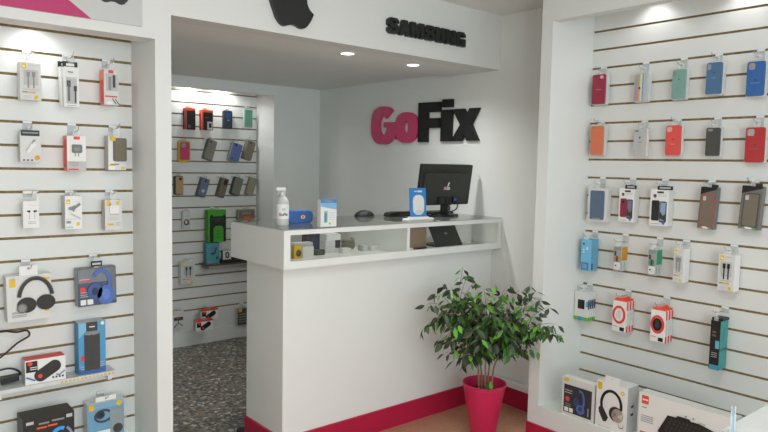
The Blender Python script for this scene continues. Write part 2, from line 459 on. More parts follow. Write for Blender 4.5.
# ---- left slatwall, top row
cable_box('L', (0.635,1.792,0.079,0.154,0.065), .05, 2, 'white cable box with yellow corner and two grey plugs, top left of slatwall', 'the top left white cable box with grey plugs', GL, up=.045)
rc = (0.791,1.774,0.060,0.170,0.075)
r, w, h = pack('cable_box', 'tall narrow white cable box with black header tab, top row of left slatwall', 'cable box', 'L', rc, .02, GL)
c = Card(w, h, .02, WHITE, OFFW); c.fr(.25,.86,.62,.885,DGREY); c.lines(.3,.6,(.82,),LGREY); c.fr(.1,.73,.9,.745,LGREY); c.fr(.15,.08,.85,.72,LGREY); c.lines(.2,.8,(.03,),GREY)
c.build('carton', r)
mb = MB(); plug(mb, -.012, .5*h, 1.2, DGREY, -.014); plug(mb, .014, .4*h, 1.0, DGREY, -.014); mb.box(-.016,-.008,-.016,-.012,.2*h,.62*h,GREY); mb.build('cable_plugs', r)
mb = MB(); mb.box(-.034,.026,-.008,-.006,h-.003,h+.022,BLACK); mb.box(-.02,.012,-.0092,-.008,h+.004,h+.014,WHITE); mb.build('header_tab', r)
hang(r, 'L', rc, .02, 2, 'the tall white cable box with black header', up=.05, w=.024)
r2 = dup(r, 'second tall white cable box half hidden behind the first one', (-.007, .028, .002), ry=R_(-1.5))
rc = (0.957,1.795,0.063,0.155,0.075)
r, w, h = pack('cable_box', 'clear and red cable box with orange side, top right of left slatwall', 'cable box', 'L', rc, .06, GL)
PINKC = cm('#e2806f')
c = Card(w, h, .06, OFFW, PINKC, OFFW); c.fr(.3,.9,.65,.99,RED); c.fr(.12,.4,.95,.88,LGREY); c.fr(.05,.22,.9,.26,RED); c.fr(.05,.02,.95,.2,OFFW)
c.fo(.35,.06,.22,WHITE,.1); c.fp([(.5,.19),(.57,.19),(.85,.03),(.76,.03)],DGREY); c.fp([(.7,.19),(.76,.19),(1,.04),(.95,.02)],DGREY); c.side(-1,.2,.8,.1,.7,RED)
c.build('carton', r)
mb = MB(); mb.box(-.012,-.002,-.036,-.031,.42*h,.8*h,GREY); mb.box(.006,.016,-.036,-.031,.5*h,.85*h,DGREY); mb.build('cable_plugs', r)
hang(r, 'L', rc, .06, 2, 'the red sided cable box', up=.04)
# ---- second row
rc = (0.631,1.534,0.079,0.121,0.06)
r, w, h = pack('charger_box', 'white box with a pale adapter drawing and round orange badge, left slatwall', 'charger box', 'L', rc, .035, GL)
c = Card(w, h, .035, OFFW, LGREY, WHITE); c.fr(.08,.9,.36,.96,DGREY); c.lines(.6,.95,(.9,),LGREY)
c.fp([(.25,.38),(.42,.3),(.78,.62),(.62,.75)], WHITE); c.fp([(.5,.68),(.56,.62),(.74,.75),(.68,.8)], GREY); c.fp([(.24,.38),(.3,.36),(.6,.7),(.55,.72)],LGREY)
for fx in (.12,.3,.5): c.fr(fx,.04,fx+.09,.09,DGREY)
c.fo(.8,.15,.13,cm('#d8962c')); c.build('carton', r)
mb = MB(); mb.box(-.036,.034,-.02,-.0175,h-.012,h+.012,BLACK); mb.box(-.03,.03,-.0208,-.02,h-.002,h+.004,GREY); mb.build('header_tab', r)
hang(r, 'L', rc, .035, 5, 'the white adapter box with orange badge', up=.03, w=.02)
rc = (0.807,1.498,0.077,0.152,0.075)
r, w, h = pack('charger_box', 'white and red charger box with a grey square wall plug, left slatwall', 'charger box', 'L', rc, .06, GL)
c = Card(w, h, .06, WHITE, PINKC, OFFW); c.fr(.35,.9,.68,.99,RED); c.fr(.05,.3,.95,.88,WHITE); c.fr(0,0,1,.28,LGREY); c.lines(.1,.6,(.2,.24,.16),GREY); c.fr(.05,.03,.6,.07,RED)
c.side(-1,.2,.8,.1,.9,RED); c.build('carton', r)
mb = MB(); mb.prism(rrect(-.02,.022,.52*h,.76*h,.006), -.036, -.031, cm('#6f7473')); mb.prism(rrect(-.01,.012,.58*h,.68*h,.003), -.0366, -.0345, cm('#888c8a')); mb.box(-.007,-.004,-.034,-.031,.42*h,.52*h,GREY); mb.box(.006,.009,-.034,-.031,.42*h,.52*h,GREY); mb.build('wall_plug', r)
hang(r, 'L', rc, .06, 5, 'the red edged wall charger box', up=.03)
rc = (0.982,1.504,0.079,0.154,0.065)
r, w, h = pack('power_bank_box', 'clear pack with a dark brown power bank and yellow badge, left slatwall', 'power bank', 'L', rc, .05, GL)
c = Card(w, h, .05, OFFW, LGREY, OFFW); c.fp([(0,0),(.38,0),(.3,.9),(.08,.9)],WHITE); c.fr(.05,.12,.4,.16,YEL); c.fr(.1,.16,.6,.18,DGREY); c.fr(.72,.02,.88,.1,YEL); c.build('carton', r)
mb = MB(); mb.prism(rrect(-.018,.04,.26*h,.94*h,.008), -.034, -.026, cm('#5f5f5c'), DGREY); mb.prism(rrect(-.013,.035,.29*h,.92*h,.006), -.0347, -.034, cm('#6a624f')); mb.build('power_bank', r)
mb = MB(); mb.box(-.03,-.01,-.0362,-.0346,.85*h,.98*h,YEL); mb.build('badge', r)
hang(r, 'L', rc, .05, 5, 'the brown power bank pack', up=.045)
# ---- third row
rc = (0.627,1.256,0.061,0.106,0.06)
r, w, h = pack('earphone_box', 'small white earphone box with two black earbuds printed, left slatwall', 'earphone box', 'L', rc, .035, GL)
c = Card(w, h, .035, WHITE, OFFW)
c.lines(.35,.85,(.9,),LGREY)
for fx in (.38,.72): c.fo(fx,.66,.08,BLACK); c.fr(fx-.02,.34,fx+.02,.6,LGREY)
c.fo(.28,.67,.05,BLACK); c.fo(.82,.67,.05,BLACK); c.lines(.3,.8,(.18,.24),GREY); c.build('carton', r)
mb = MB(); mb.box(-.03,.03,-.019,-.017,h,h+.008,WHITE); mb.box(.022,.03,-.019,-.017,h+.008,h+.045,WHITE); mb.box(-.03,.03,-.019,-.017,h+.04,h+.05,WHITE); mb.build('hang_tab', r)
hook('L', rc[0], zL(8), rc[1]+h+.032, .08, 'the small white earphone box')
rc = (0.792,1.244,0.069,0.145,0.07)
r, w, h = pack('cable_box', 'white box with a grey two ended plug and yellow badges, left slatwall', 'cable box', 'L', rc, .055, GL)
c = Card(w, h, .055, WHITE, LGREY, OFFW); c.fr(.08,.76,.3,.9,YEL); c.fo(.19,.81,.06,WHITE); c.lines(.45,.9,(.82,),LGREY); c.fp([(.3,.62),(.5,.52),(.72,.7),(.5,.72)],cm('#777b79')); c.fo(.42,.61,.16,GREY,.09); c.fp([(.3,.5),(.35,.44),(.9,.28),(.92,.33)],LGREY); c.lines(.05,.7,(.3,),LGREY); c.fr(.06,.18,.32,.25,GREY); c.fr(.04,.05,.45,.08,LGREY); c.fr(.66,.1,.84,.2,YEL); c.build('carton', r)
mb = MB(); mb.tube([(-.02,-.031,.62*h),(.01,-.034,.68*h),(.025,-.031,.76*h)], .006, GREY); mb.build('cable_plugs', r)
hang(r, 'L', rc, .055, 8, 'the white two ended plug box', up=.02)
rc = (0.963,1.231,0.075,0.137,0.065)
r, w, h = pack('charger_box', 'pale wall charger box with three yellow marks, lower right on left slatwall', 'charger box', 'L', rc, .045, GL)
c = Card(w, h, .045, OFFW, LGREY, OFFW); c.fr(.1,.8,.3,.97,YEL); c.fr(.66,.84,.84,.97,YEL); c.prism; c.fr(.28,.5,.8,.8,LGREY); c.lines(.2,.8,(.35,.4),LGREY); c.fr(.12,.17,.5,.22,YEL); c.fa(.78,.2,.12,.12,.05,0,330,LGREY); c.side(-1,.1,.6,.8,.95,YEL); c.build('carton', r)
mb = MB(); mb.prism(rrect(-.018,.022,.55*h,.82*h,.006), -.029, -.023, WHITE); mb.box(-.018,-.012,-.026,-.023,.82*h,.9*h,GREY); mb.build('wall_plug', r)
hang(r, 'L', rc, .045, 8, 'the pale wall charger box', up=.04)
# ---- headphones
def phones(mb, cx, cz, r, y, cband, ccup, tilt=0, th=.2):
    mb.prism(arcband(cx, cz, r, r*1.25, r*th, -5, 185), y, y+.0003, cband)
    for sgn in (-1, 1): mb.prism(oval(cx+sgn*r*.62, cz-r*.42, r*.52, r*.5), y-.0005, y, ccup)
rc = (0.613,0.865,0.171,0.193,0.075)
r, w, h = pack('headphone_box', 'large white box with black over ear headphones, lower left of left slatwall', 'headphone box', 'L', rc, .06, GL, ry=R_(-1))
c = Card(w, h, .06, OFFW, LGREY, WHITE); c.fr(.07,.76,.2,.93,YEL); c.lines(.1,.2,(.94,.2),GREY); c.fr(.58,.87,.78,.92,GREY); c.fr(.78,.87,.97,.92,YEL); c.fr(.82,.16,.93,.25,YEL); c.lines(.1,.42,(.1,.13,.18),GREY); c.lines(.12,.15,(.4,.46,.52,.58),LGREY)
y = c.lay(); c.prism(arcband(.023, .09, .072, .096, .016, 8, 172), y, y+.0003, cm('#2d2b28'))
y = c.lay(); c.prism(arcband(.023, .09, .073, .097, .006, 20, 160), y, y+.0003, cm('#4a4742'))
for sx, sz in ((-.0126,.067),(.061,.071)): y = c.lay(); c.prism(oval(sx, sz, .037, .033), y, y+.0003, cm('#26241f'))
for rr, mm in ((.02,cm('#6b665c')),(.014,GREY)): y = c.lay(); c.prism(oval(-.031, .055, rr, rr*1.05), y, y+.0003, mm)
c.build('carton', r)
tab(r, h, .06, .04, WHITE, .07); hook('L', rc[0], zL(11), rc[1]+h+.028, .1, 'the large white headphone box')
rc = (0.889,0.894,0.166,0.171,0.065)
r, w, h = pack('headphone_box', 'clear pack with blue folding headphones beside the white headphone box', 'headphone box', 'L', rc, .05, GL, ry=R_(-1))
BLUE = cm('#4d6bb0'); NAVY = cm('#4a5468')
c = Card(w, h, .05, NAVY, cm('#9aa0a2'), GREY); c.fr(.02,.62,.98,.98,cm('#787d80')); c.fr(.05,.7,.3,.72,LGREY); c.fr(.06,.66,.36,.69,RED); c.fo(.13,.44,.075,RED); c.lines(.06,.28,(.3,.25,.36),LGREY,.02); c.fr(.06,.04,.2,.18,WHITE); c.fr(.23,.04,.38,.18,WHITE)
c.fr(.88,.1,.98,.95,cm('#6e7274')); c.build('carton', r)
mb = MB(); y = -.031
mb.prism(arcband(.018,.62*h,.045,.06,.017,-60,150), y-.001, y+.002, BLUE, cm('#3c5590'))
mb.prism(oval(-.012,.38*h,.032,.038), y-.003, y+.003, cm('#3d5893')); mb.prism(oval(.035,.26*h,.038,.045), y-.003, y+.003, BLUE)
mb.prism(oval(-.012,.38*h,.014,.018), y-.004, y-.003, cm('#2a3550')); mb.prism(oval(.035,.28*h,.018,.025), y-.004, y-.003, cm('#5f7fc4')); mb.build('headphones', r)
mb = MB(); mb.box(-.024,.024,-.026,-.024,h+.006,h+.03,BLACK); mb.box(-.018,.018,-.0266,-.026,h+.013,h+.022,LGREY); mb.box(-.01,.01,-.026,-.024,h,h+.006,CLEAR); mb.box(-.012,.012,-.026,-.024,h+.03,h+.045,CLEAR); mb.build('header_tab', r)
hook('L', rc[0], zL(11), rc[1]+h+.045, .09, 'the blue headphone pack')
# ---- small shelf on the left slatwall with its goods
ZSH = .380*S
sh = empty('wall_shelf', (.25, PLANE['L'], ZSH), label='narrow pale shelf with yellow lettering strip on left slatwall', cat='shelf')
SHX = .953-.25
mb = MB(); mb.box(-.9, SHX, -.105, 0, -.006, 0, mat('shelf_acrylic', '#c9ccca', .2, var=.02)); mb.box(-.9, SHX, -.108, -.104, -.016, .002, OFFW); mb.build('shelf_board', sh, bevel=.001)
mb = MB()
for i in range(14): mb.box(SHX-.235+i*.0165, SHX-.235+i*.0165+.011, -.1095, -.108, -.012, -.003, cm('#cdb878'))
mb.build('price_strip', sh)
for bx in (.24, SHX-.02): MB().box(bx-.008, bx+.008, -.08, 0, -.045, -.006, WHITE).build('bracket', sh)
rc = (0.857,0.593,0.115,0.231,0.085)
r, w, h = pack('speaker_box', 'light blue upright box with a dark cylinder speaker on the small shelf', 'speaker box', 'L', rc, .065, GL, z0=ZSH)
LB = cm('#4f9ac4'); c = Card(w, h, .065, LB, cm('#3d7fa8'), LGREY); c.fp([(0,.0),(1,0),(1,.12),(.5,.05),(0,.12)],cm('#3763a0')); c.fp([(0,.7),(.3,.85),(.3,1),(0,1)],cm('#7fb8d6')); c.fr(.28,.83,.7,1,DGREY); c.lines(.4,.6,(.9,),WHITE,.02)
c.fr(.08,.27,.28,.37,RED); c.lines(.06,.3,(.1,.15),LGREY); c.lines(.78,.95,(.12,.2,.16),LGREY); c.fo(.88,.96,.07,WHITE); c.build('carton', r)
mb = MB(); mb.prism(rrect(-.034,.032,.07*h,.78*h,.008), -.037, -.0315, cm('#3e3e3c')); mb.prism(oval(-.001,.79*h,.033,.009), -.0375, -.0315, cm('#82878a'))
mb.box(-.008,-.003,-.0376,-.037,.08*h,.77*h,DGREY); mb.build('speaker', r)
rc = (0.664,0.614,0.158,0.080,0.09)
r, w, h = pack('car_charger_box', 'white box with red top and black car charger, lying on the small shelf', 'charger box', 'L', rc, .07, GL, z0=ZSH)
c = Card(w, h, .07, WHITE, LGREY, RED); c.fr(0,.3,.22,.98,WHITE); c.fr(.02,.5,.3,.95,BLACK); c.fo(.12,.86,.06,RED); c.lines(.12,.28,(.6,.68),WHITE,.03)
for fx in (.66,.74,.82,.9): c.fr(fx,.12,fx+.045,.2,DGREY)
c.fp([(0,.3),(.22,.12),(.25,.17),(.03,.35)],cm('#5f7fa8')); c.fp([(.75,.25),(.83,.2),(.99,.36),(.97,.4),(.83,.26),(.76,.3)],cm('#5f7fa8')); c.build('carton', r)
mb = MB(); a = R_(31); pts = rrect(-.062,.052,-.026,.026,.025)
mb.prism([(x_*math.cos(a)-z_*math.sin(a)+.012, x_*math.sin(a)+z_*math.cos(a)+.5*h) for x_, z_ in pts], -.039, -.034, cm('#2c2b29'))
mb.prism(oval(-.022,.3*h,.009,.009), -.0395, -.039, RED); mb.build('car_charger', r)
cb = empty('power_cable', (.505, PLANE['L']-.05, ZSH+.012), label='black power cable with a chunky plug lying on the small shelf', cat='cable')
a = R_(9)
mb = MB(); mb.box(-.036,.034,-.012,.012,0,.027,BLACK); mb.build('plug', cb, bevel=.003, loc=(.034,.02,-.004), rot=(0,-R_(6),0))
def smoothpts(P, n=8):
    P = [Vector(p) for p in P]; out = []
    for i in range(len(P)-1):
        p0, p1, p2, p3 = P[max(i-1,0)], P[i], P[i+1], P[min(i+2,len(P)-1)]
        for t in [k/n for k in range(n)]:
            out.append(.5*((2*p1)+(p2-p0)*t+(2*p0-5*p1+4*p2-p3)*t*t+(3*p1-p0-3*p2+p3)*t**3))
    return out + [P[-1]]
mb = MB(); mb.tube(smoothpts([(.064,.018,.018),(.07,.012,.034),(.05,.01,.052),(.02,.01,.06),(-.03,.01,.052),(-.08,.0,.035),(-.16,-.02,.02),(-.2,0,.06),(-.1,0,.09),(-.02,.0,.105),(.06,.0,.165),(.105,.0,.19),(.1,.01,.212),(.06,.015,.21),(0,.02,.222),(-.1,.02,.215)]), .0042, BLACK, 8); mb.build('cord', cb, smooth=True)
# ---- bottom of the left wall
rc = (0.649,0.374,0.196,0.105,0.2)
r, w, h = pack('headphone_box', 'black box with a blue headband printed, standing at the foot of left slatwall', 'headphone box', 'L', rc, .112, GL, z0=.151*S)
c = Card(w, h, .112, cm('#242322'), cm('#2f2e2b'), cm('#3a352c'))
c.fr(.06,.9,.2,.95,LGREY); c.fr(.84,.9,.96,.96,LGREY); c.lines(.3,.5,(.87,),GREY,.03); c.lines(.55,.8,(.885,),GREY,.03); c.fr(.26,.8,.45,.83,ORG); c.fr(.47,.81,.66,.84,ORG)
c.fa(.72,.5,.25,.34,.08,70,185,cm('#3c9be0')); c.fa(.72,.5,.27,.36,.05,-20,60,cm('#8793a8')); c.fo(.5,.4,.11,cm('#2f7fc0'),.15); c.fo(.9,.4,.1,cm('#6f7b90'),.15); c.build('carton', r)
rc = (0.913,0.260,0.159,0.184,0.085)
r, w, h = pack('headset_box', 'light blue box with dark headset and clear cover, bottom right of left slatwall', 'headset box', 'L', rc, .06, GL)
c = Card(w, h, .06, cm('#6a97b0'), FROST, OFFW); c.fr(0,.3,1,.86,cm('#6d9fba')); c.fr(.02,.86,1,1,cm('#7fa9c0')); c.fr(.03,.84,.17,.98,YEL); c.fo(.86,.92,.08,YEL)
c.fa(.42,.66,.26,.2,.07,20,330,cm('#3c4350')); c.fo(.34,.7,.12,cm('#2c313a')); c.fo(.36,.7,.05,BLACK); c.fr(.6,.2,.97,.78,cm('#8e9698')); c.fo(.82,.28,.14,DGREY); c.fr(0,0,.6,.3,WHITE); c.build('carton', r)
mb = MB(); mb.box(-w/2-.004, w/2+.012, -.0295, .03, -.002, h+.006, CLEAR); mb.build('clear_cover', r)
tab(r, h+.006, .06, .022, WHITE, .09); hook('L', rc[0], zL(18), rc[1]+h+.018, .1, 'the light blue headset box')

# ---- right slatwall: phone cases
GC = 'phone cases hanging on the right slatwall'
def case(W, rect, t, n, label, short, colr, cam=None, camw=.3, camh=.16, camx=.2, camm=None, extra=None, group=GC, ry=0, packm=FROST, up=.03, packpad=.004, hooked=True):
    r, w, h = pack('phone_case', label, 'phone case', W, rect, t, group, ry)
    mb = MB(); mb.prism(rrect(-w/2, w/2, 0, h, w*.14), -t/2, -t/2+.009, colr)
    ex = extra or ()
    for e in ex:
        kind = e[0]
        if kind == 'r': mb.box((e[1]-.5)*w, (e[3]-.5)*w, -t/2-.0006, -t/2+.001, e[2]*h, e[4]*h, e[5])
        if kind == 'o': mb.prism(oval((e[1]-.5)*w, e[2]*h, e[3]*w, e[3]*w, 14), -t/2-.0007, -t/2, e[4])
    co = mb.build('case', r, bevel=.0012)
    if cam is not None:
        x0 = (camx-.5)*w - camw*w/2; z1 = h*.955
        mb = MB(); mb.prism(rrect(x0, x0+camw*w, z1-camh*h, z1, min(camw*w, camh*h)*.3), -t/2-.0012, -t/2, cam)
        if camm:
            for dx, dz in ((.3,.3),(.3,.7),(.7,.5)): mb.prism(oval(x0+camw*w*dx, z1-camh*h*dz, .0045, .0045, 10), -t/2-.002, -t/2-.001, camm)
        mb.build('camera_cutout', co)
    p = packpad
    mb = MB(); mb.prism(rrect(-w/2-p, w/2+p, -p*1.5, h+p, w*.14), -t/2+.0095, t/2, packm); mb.build('clear_pack', r, bevel=.002)
    if hooked:
        tab(r, h+p, t, up, CLEAR, .03, y=0)
        hook(W, rect[0], ZS[W](n), rect[1]+h+p+up-.012, max(.06, t/2+.05), short)
    return r
DOT = lambda m, z=.52: [('o', .5, z, .055, m)]
PALE = cm('#b4a8a0')
case('R', (2.066,1.916,0.082,0.164,0.05), .04, 3, 'dark red phone case, first from the left in the top row', 'the dark red phone case', cm('#93273f'), cm('#c9b2b4'), .24, .1, .72, None, [('r',.3,.48,.7,.51,cm('#b06a76'))])
rb_ = [('r',.04,.02,.34,.45,cm('#b78fa0')),('r',.04,.45,.34,.95,cm('#9a9c99')),('r',.36,.02,.46,.98,YEL),('r',.46,.02,.6,.98,OFFW),('r',.6,.02,.68,.98,cm('#5b93a3')),('r',.68,.02,.97,.98,cm('#b5bcc6')),('o',.41,.47,.08,BLACK)]
case('R', (1.815,1.917,0.076,0.147,0.05), .035, 3, 'phone case with vertical yellow, grey and blue stripes in the top row', 'the striped phone case', LGREY, cm('#a3a5a2'), .34, .16, .22, None, rb_)
case('R', (1.611,1.917,0.069,0.146,0.05), .035, 3, 'pale teal phone case, third in the top row', 'the pale teal phone case', cm('#7ba39a'), cm('#8a8f88'), .22, .16, .2, None, DOT(cm('#3f5c58'),.66))
case('R', (1.439,1.928,0.074,0.152,0.05), .04, 3, 'grey blue phone case, fourth in the top row', 'the grey blue phone case', cm('#4a6f93'), cm('#8d979c'), .22, .18, .18, None, DOT(cm('#2f4560'),.68)+[('r',.38,.5,.62,.53,cm('#6f8fae'))])
case('R', (1.250,1.906,0.078,0.159,0.05), .03, 3, 'bright blue phone case, rightmost in the top row', 'the bright blue phone case', cm('#2f62a3'), cm('#9b9b97'), .34, .19, .28, GREY, DOT(cm('#233f70'),.47)+[('r',.25,.36,.75,.39,cm('#5a82b8'))])
case('R', (2.063,1.632,0.079,0.162,0.05), .04, 6, 'orange phone case, first from the left in the second row', 'the orange phone case', cm('#cf7350'), cm('#a8795f'), .34, .06, .3)
case('R', (1.806,1.627,0.068,0.143,0.05), .03, 6, 'clear white phone case with pink edge, second row', 'the white phone case', cm('#b6b8b5'), cm('#70726f'), .28, .06, .25, None, [('o',.5,.68,.075,BLACK),('r',.3,.5,.7,.53,GREY)], packm=cm('#d9cfcb'))
case('R', (1.625,1.630,0.078,0.153,0.05), .03, 6, 'coral phone case with light camera window, second row', 'the coral phone case', cm('#d9524b'), cm('#d9a19b'), .32, .17, .24, None, DOT(cm('#8d2f33'),.53)+[('r',.35,.36,.62,.39,cm('#e58a84'))])
case('R', (1.427,1.628,0.068,0.137,0.05), .025, 6, 'dark charcoal phone case, fourth in the second row', 'the charcoal phone case', cm('#474642'), cm('#8d8f8b'), .34, .08, .3)
case('R', (1.235,1.598,0.084,0.163,0.05), .03, 6, 'large red phone case with square camera hole, rightmost in the second row', 'the large red phone case', cm('#ad2f30'), cm('#a8a39f'), .36, .2, .27, None, DOT(cm('#70303f'),.5)+[('r',.25,.36,.75,.4,cm('#8b4a5e'))])
# ---- right, third row
rc = (2.040,1.258,0.120,0.189,0.05)
r, w, h = pack('phone_case', 'slate blue phone case in a white framed box, third row', 'phone case', 'R', rc, .04, GC)
c = Card(w, h, .04, OFFW, OFFW); c.build('carton', r)
mb = MB(); mb.prism(rrect(-w*.36, w*.36, .06*h, .92*h, .008), -.026, -.021, cm('#54677d')); mb.box(-w*.2,w*.2,-.0265,-.026,.07*h,.11*h,GREY); mb.build('case', r)
hang(r, 'R', rc, .04, 9, 'the slate blue phone case', up=.03)
def twophone(rect, n, label, short, c1, c2, t, hdr):
    r, w, h = pack('phone_case', label, 'phone case', 'R', rect, t, GC)
    c = Card(w, h, t, WHITE, OFFW); c.fo(.25,.8,.09,cm('#7c6a58')); c.fo(.25,.83,.09,DGREY,.05); c.lines(.45,.9,(.8,.84),LGREY); c.fo(.78,.08,.08,cm('#4a6fb0')); c.lines(.1,.6,(.05,),GREY); c.build('carton', r)
    mb = MB(); y = -t/2-.003
    mb.prism(rrect(-w*.4, w*.02, .14*h, .69*h, .007), y, y+.003, c1, DGREY); mb.prism(oval(-w*.2,.59*h,.007,.009,12), y-.001, y, BLACK); mb.build('case', r)
    mb = MB(); mb.prism(rrect(w*.04, w*.42, .1*h, .67*h, .007), y+.001, y+.003, BLACK); mb.box(w*.08,w*.38,y+.0002,y+.001,.14*h,.64*h,c2); mb.prism([(w*.08,.2*h),(w*.38,.14*h),(w*.38,.34*h),(w*.24,.28*h),(w*.08,.4*h)], y, y+.0002, DGREY); mb.build('phone', r)
    mb = MB(); mb.box(-.012,w/2+hdr,-t/2-.001,-t/2+.002,h-.004,h+.016,BLACK); mb.box(0,w/2+hdr-.01,-t/2-.0018,-t/2-.001,h+.003,h+.01,LGREY); mb.box(-.012,.022,-t/2-.0018,-t/2-.001,h-.022,h-.012,DGREY); mb.build('header_tab', r)
    hang(r, 'R', rect, t, n, short, up=.032, w=.02)
    return r
twophone((1.858,1.270,0.087,0.184,0.06), 9, 'white box showing a raspberry case and phone, third row', 'the raspberry case box', cm('#8d2440'), cm('#7c6d8a'), .05, .01)
twophone((1.675,1.264,0.097,0.192,0.06), 9, 'larger white box showing a black case and phone, third row', 'the black case box', cm('#262626'), cm('#8aa2bd'), .055, .02)
def rugged(rect, n, label, short, edge):
    t = .04
    r, w, h = pack('phone_case', label, 'phone case', 'R', rect, t, GC, ry=R_(3))
    c = Card(w, h, t, cm('#6b6c67'), cm('#6f706c'), DGREY); c.fp([(0,.82),(1,.96),(1,1),(0,1)],BLACK); c.fp([(.05,.01),(.45,.07),(.95,.01)],WHITE); c.fp([(0,0),(.3,.05),(.4,0)],cm('#8a9a4a')); c.fp([(.6,0),(.8,.05),(1,0)],cm('#5f9a4a')); c.build('carton', r)
    mb = MB(); mb.prism(rrect(-w*.36, w*.42, .06*h, .84*h, .008), -t/2-.004, -t/2-.001, edge); mb.prism(rrect(-w*.31, w*.36, .08*h, .815*h, .006), -t/2-.005, -t/2-.004, cm('#72695a')); mb.prism(rrect(-w*.28,-w*.1,.68*h,.78*h,.003), -t/2-.0056, -t/2-.005, LGREY); mb.build('case', r)
    mb = MB(); mb.box(-.012,.034,-.003,.003,h-.002,h+.014,BLACK); mb.box(.0,.03,-.006,-.003,h+.004,h+.01,DGREY); mb.build('header_tab', r)
    hang(r, 'R', rect, t, n, short, up=.03, w=.02)
rugged((1.436,1.269,0.077,0.206,0.06), 9, 'grey rugged phone case with red rim in dark pack, third row', 'the red rimmed phone case', cm('#b5473f'))
rugged((1.238,1.284,0.090,0.204,0.06), 9, 'grey rugged phone case with black rim, rightmost in the third row', 'the black rimmed phone case', cm('#4a4a47'))
# ---- right, fourth row
rc = (2.073,0.975,0.064,0.179,0.09)
r, w, h = pack('power_bank_box', 'tall sky blue box at the left end of the fourth row', 'power bank box', 'R', rc, .07, GRT)
SKY = cm('#6fb6d8'); c = Card(w, h, .07, SKY, cm('#62a3bf')); c.fr(.05,.02,.8,.27,cm('#4a7ca8')); c.fr(.2,.08,.6,.22,cm('#6f9cc0')); c.fo(.25,.86,.1,DGREY); c.lines(.2,.35,(.58,.66),WHITE,.03); c.fr(.55,.68,.7,.76,WHITE); c.side(1,.1,.3,.05,.25,DGREY); c.side(1,.15,.2,.4,.7,cm('#3f7f8a')); c.build('carton', r)
hang(r, 'R', rc, .07, 12, 'the tall sky blue box', up=.03)
def earpack(rect, n, label, short, colr):
    t = .065; r, w, h = pack('earphone_pack', label, 'earphones', 'R', rect, t, GRT)
    c = Card(w, h, t, cm('#9c9d98'), FROST, OFFW); c.fr(0,.85,1,.98,GREY); c.fr(.1,.62,.35,.8,DGREY); c.fr(.05,.05,.95,.36,OFFW)
    c.side(1,.05,.95,.42,.98,colr); c.side(1,.1,.2,.05,.36,GREY); c.side(1,.5,.6,.05,.36,GREY); c.build('carton', r)
    mb = MB(); mb.prism(arcband(0,.5*h,.014,.016,.006,0,360), -t/2-.005, -t/2-.001, colr); mb.box(-.002,.003,-t/2-.006,-t/2-.002,.4*h,.62*h,DGREY); mb.build('earphones', r)
    mb = MB(); mb.prism(arcband(0,.2*h,.018,.018,.005,0,300), -t/2-.003, -t/2-.001, WHITE); mb.prism(oval(-.008,.22*h,.004,.004,10),-t/2-.004,-t/2-.002,BLACK); mb.build('coiled_lead', r)
    hang(r, 'R', rect, t, n, short, up=.035)
earpack((1.885,1.000,0.044,0.134,0.08), 12, 'clear earphone pack with mustard yellow side, fourth row', 'the yellow earphone pack', cm('#c48a1c'))
earpack((1.687,1.003,0.043,0.136,0.08), 12, 'clear earphone pack with green side, fourth row', 'the green earphone pack', cm('#3f9273'))
cable_box('R', (1.547,0.988,0.051,0.170,0.08), .065, 12, 'slim white cable box with grey plugs, fourth row right of green earphones', 'the slim white cable box', GRT)
cable_box('R', (1.314,0.982,0.075,0.175,0.08), .06, 12, 'white cable box with two black plugs, rightmost in the fourth row', 'the white cable box with black plugs', GRT, BLACK)
# ---- right, fifth row: several packs deep
rc = (2.093,0.685,0.088,0.167,0.085)
r, w, h = pack('adapter_pack', 'white adapter pack with green foot, front one of four on the hook', 'adapter pack', 'R', rc, .012, 'white adapter packs on one hook')
c = Card(w, h, .012, OFFW, WHITE); c.fr(.25,.4,.75,.72,BLACK); c.fr(.35,.5,.45,.6,GREY); c.fr(.85,.5,1,.68,cm('#4f94c4')); c.fr(0,0,1,.13,cm('#52b02f')); c.fr(.3,0,.62,.13,cm('#3f86c4')); c.side(1,0,1,.42,.74,BLACK); c.side(1,0,1,0,.13,cm('#52b02f')); c.build('carton', r)
mb = MB(); mb.box(-.012,.012,-.012,-.007,.45*h,.62*h,BLACK); mb.build('adapter', r)
tab(r, h, .012, .03)
for i, wd in enumerate(('second', 'third', 'fourth')): dup(r, 'white adapter pack with green foot, %s from the front of the four' % wd, (.0205*(i+1), 0, 0))
hook('R', rc[0], zR(15), rc[1]+h+.018, .11, 'the four white adapter packs')
def roundcable(rect, label, words, cc, short):
    r, w, h = pack('cable_pack', label % words[0], 'cable pack', 'R', rect, .016, 'red and white round cable packs')
    c = Card(w, h, .016, WHITE, OFFW); y = c.lay()
    c.prism(arcband(-.003,.55*h,w*.47,w*.62,w*.17,0,360), y, y+.0003, cm('#e0443f')); c.fo(.46,.55,.3,OFFW if cc is not BLACK else DGREY,.43); c.fr(.05,.14,.4,.17,cm('#e58a84')); c.fr(.55,.03,.88,.15,BLACK); c.side(1,0,1,0,.2,cm('#e0443f')); c.side(1,0,1,.72,1,cm('#e0443f')); c.build('carton', r)
    mb = MB(); mb.prism(arcband(-.003,.55*h,w*.29,w*.41,.008,0,360), -.014, -.009, cc); mb.prism(rrect(-.014,.01,.48*h,.62*h,.004), -.015, -.009, OFFW if cc is not BLACK else DGREY); mb.build('coiled_cable', r)
    mb = MB(); mb.prism([(-w*.45,h),(w*.5,h),(w*.55,h+.014),(w*.3,h+.012),(w*.2,h+.024),(-.01,h+.014),(-.012,h+.022),(-w*.35,h+.012)], -.007, -.005, cm('#e8583a')); mb.build('header_tab', r)
    tab(r, h, .016, .04, CLEAR, .02)
    for i in (1, 2): dup(r, label % words[i], (.029*i, 0, 0))
    hook('R', rect[0], zR(15), rect[1]+h+.026, .11, short)
OW = ('front of three left of the black cables', 'middle of three left of the black cables', 'rear of three left of the black cables')
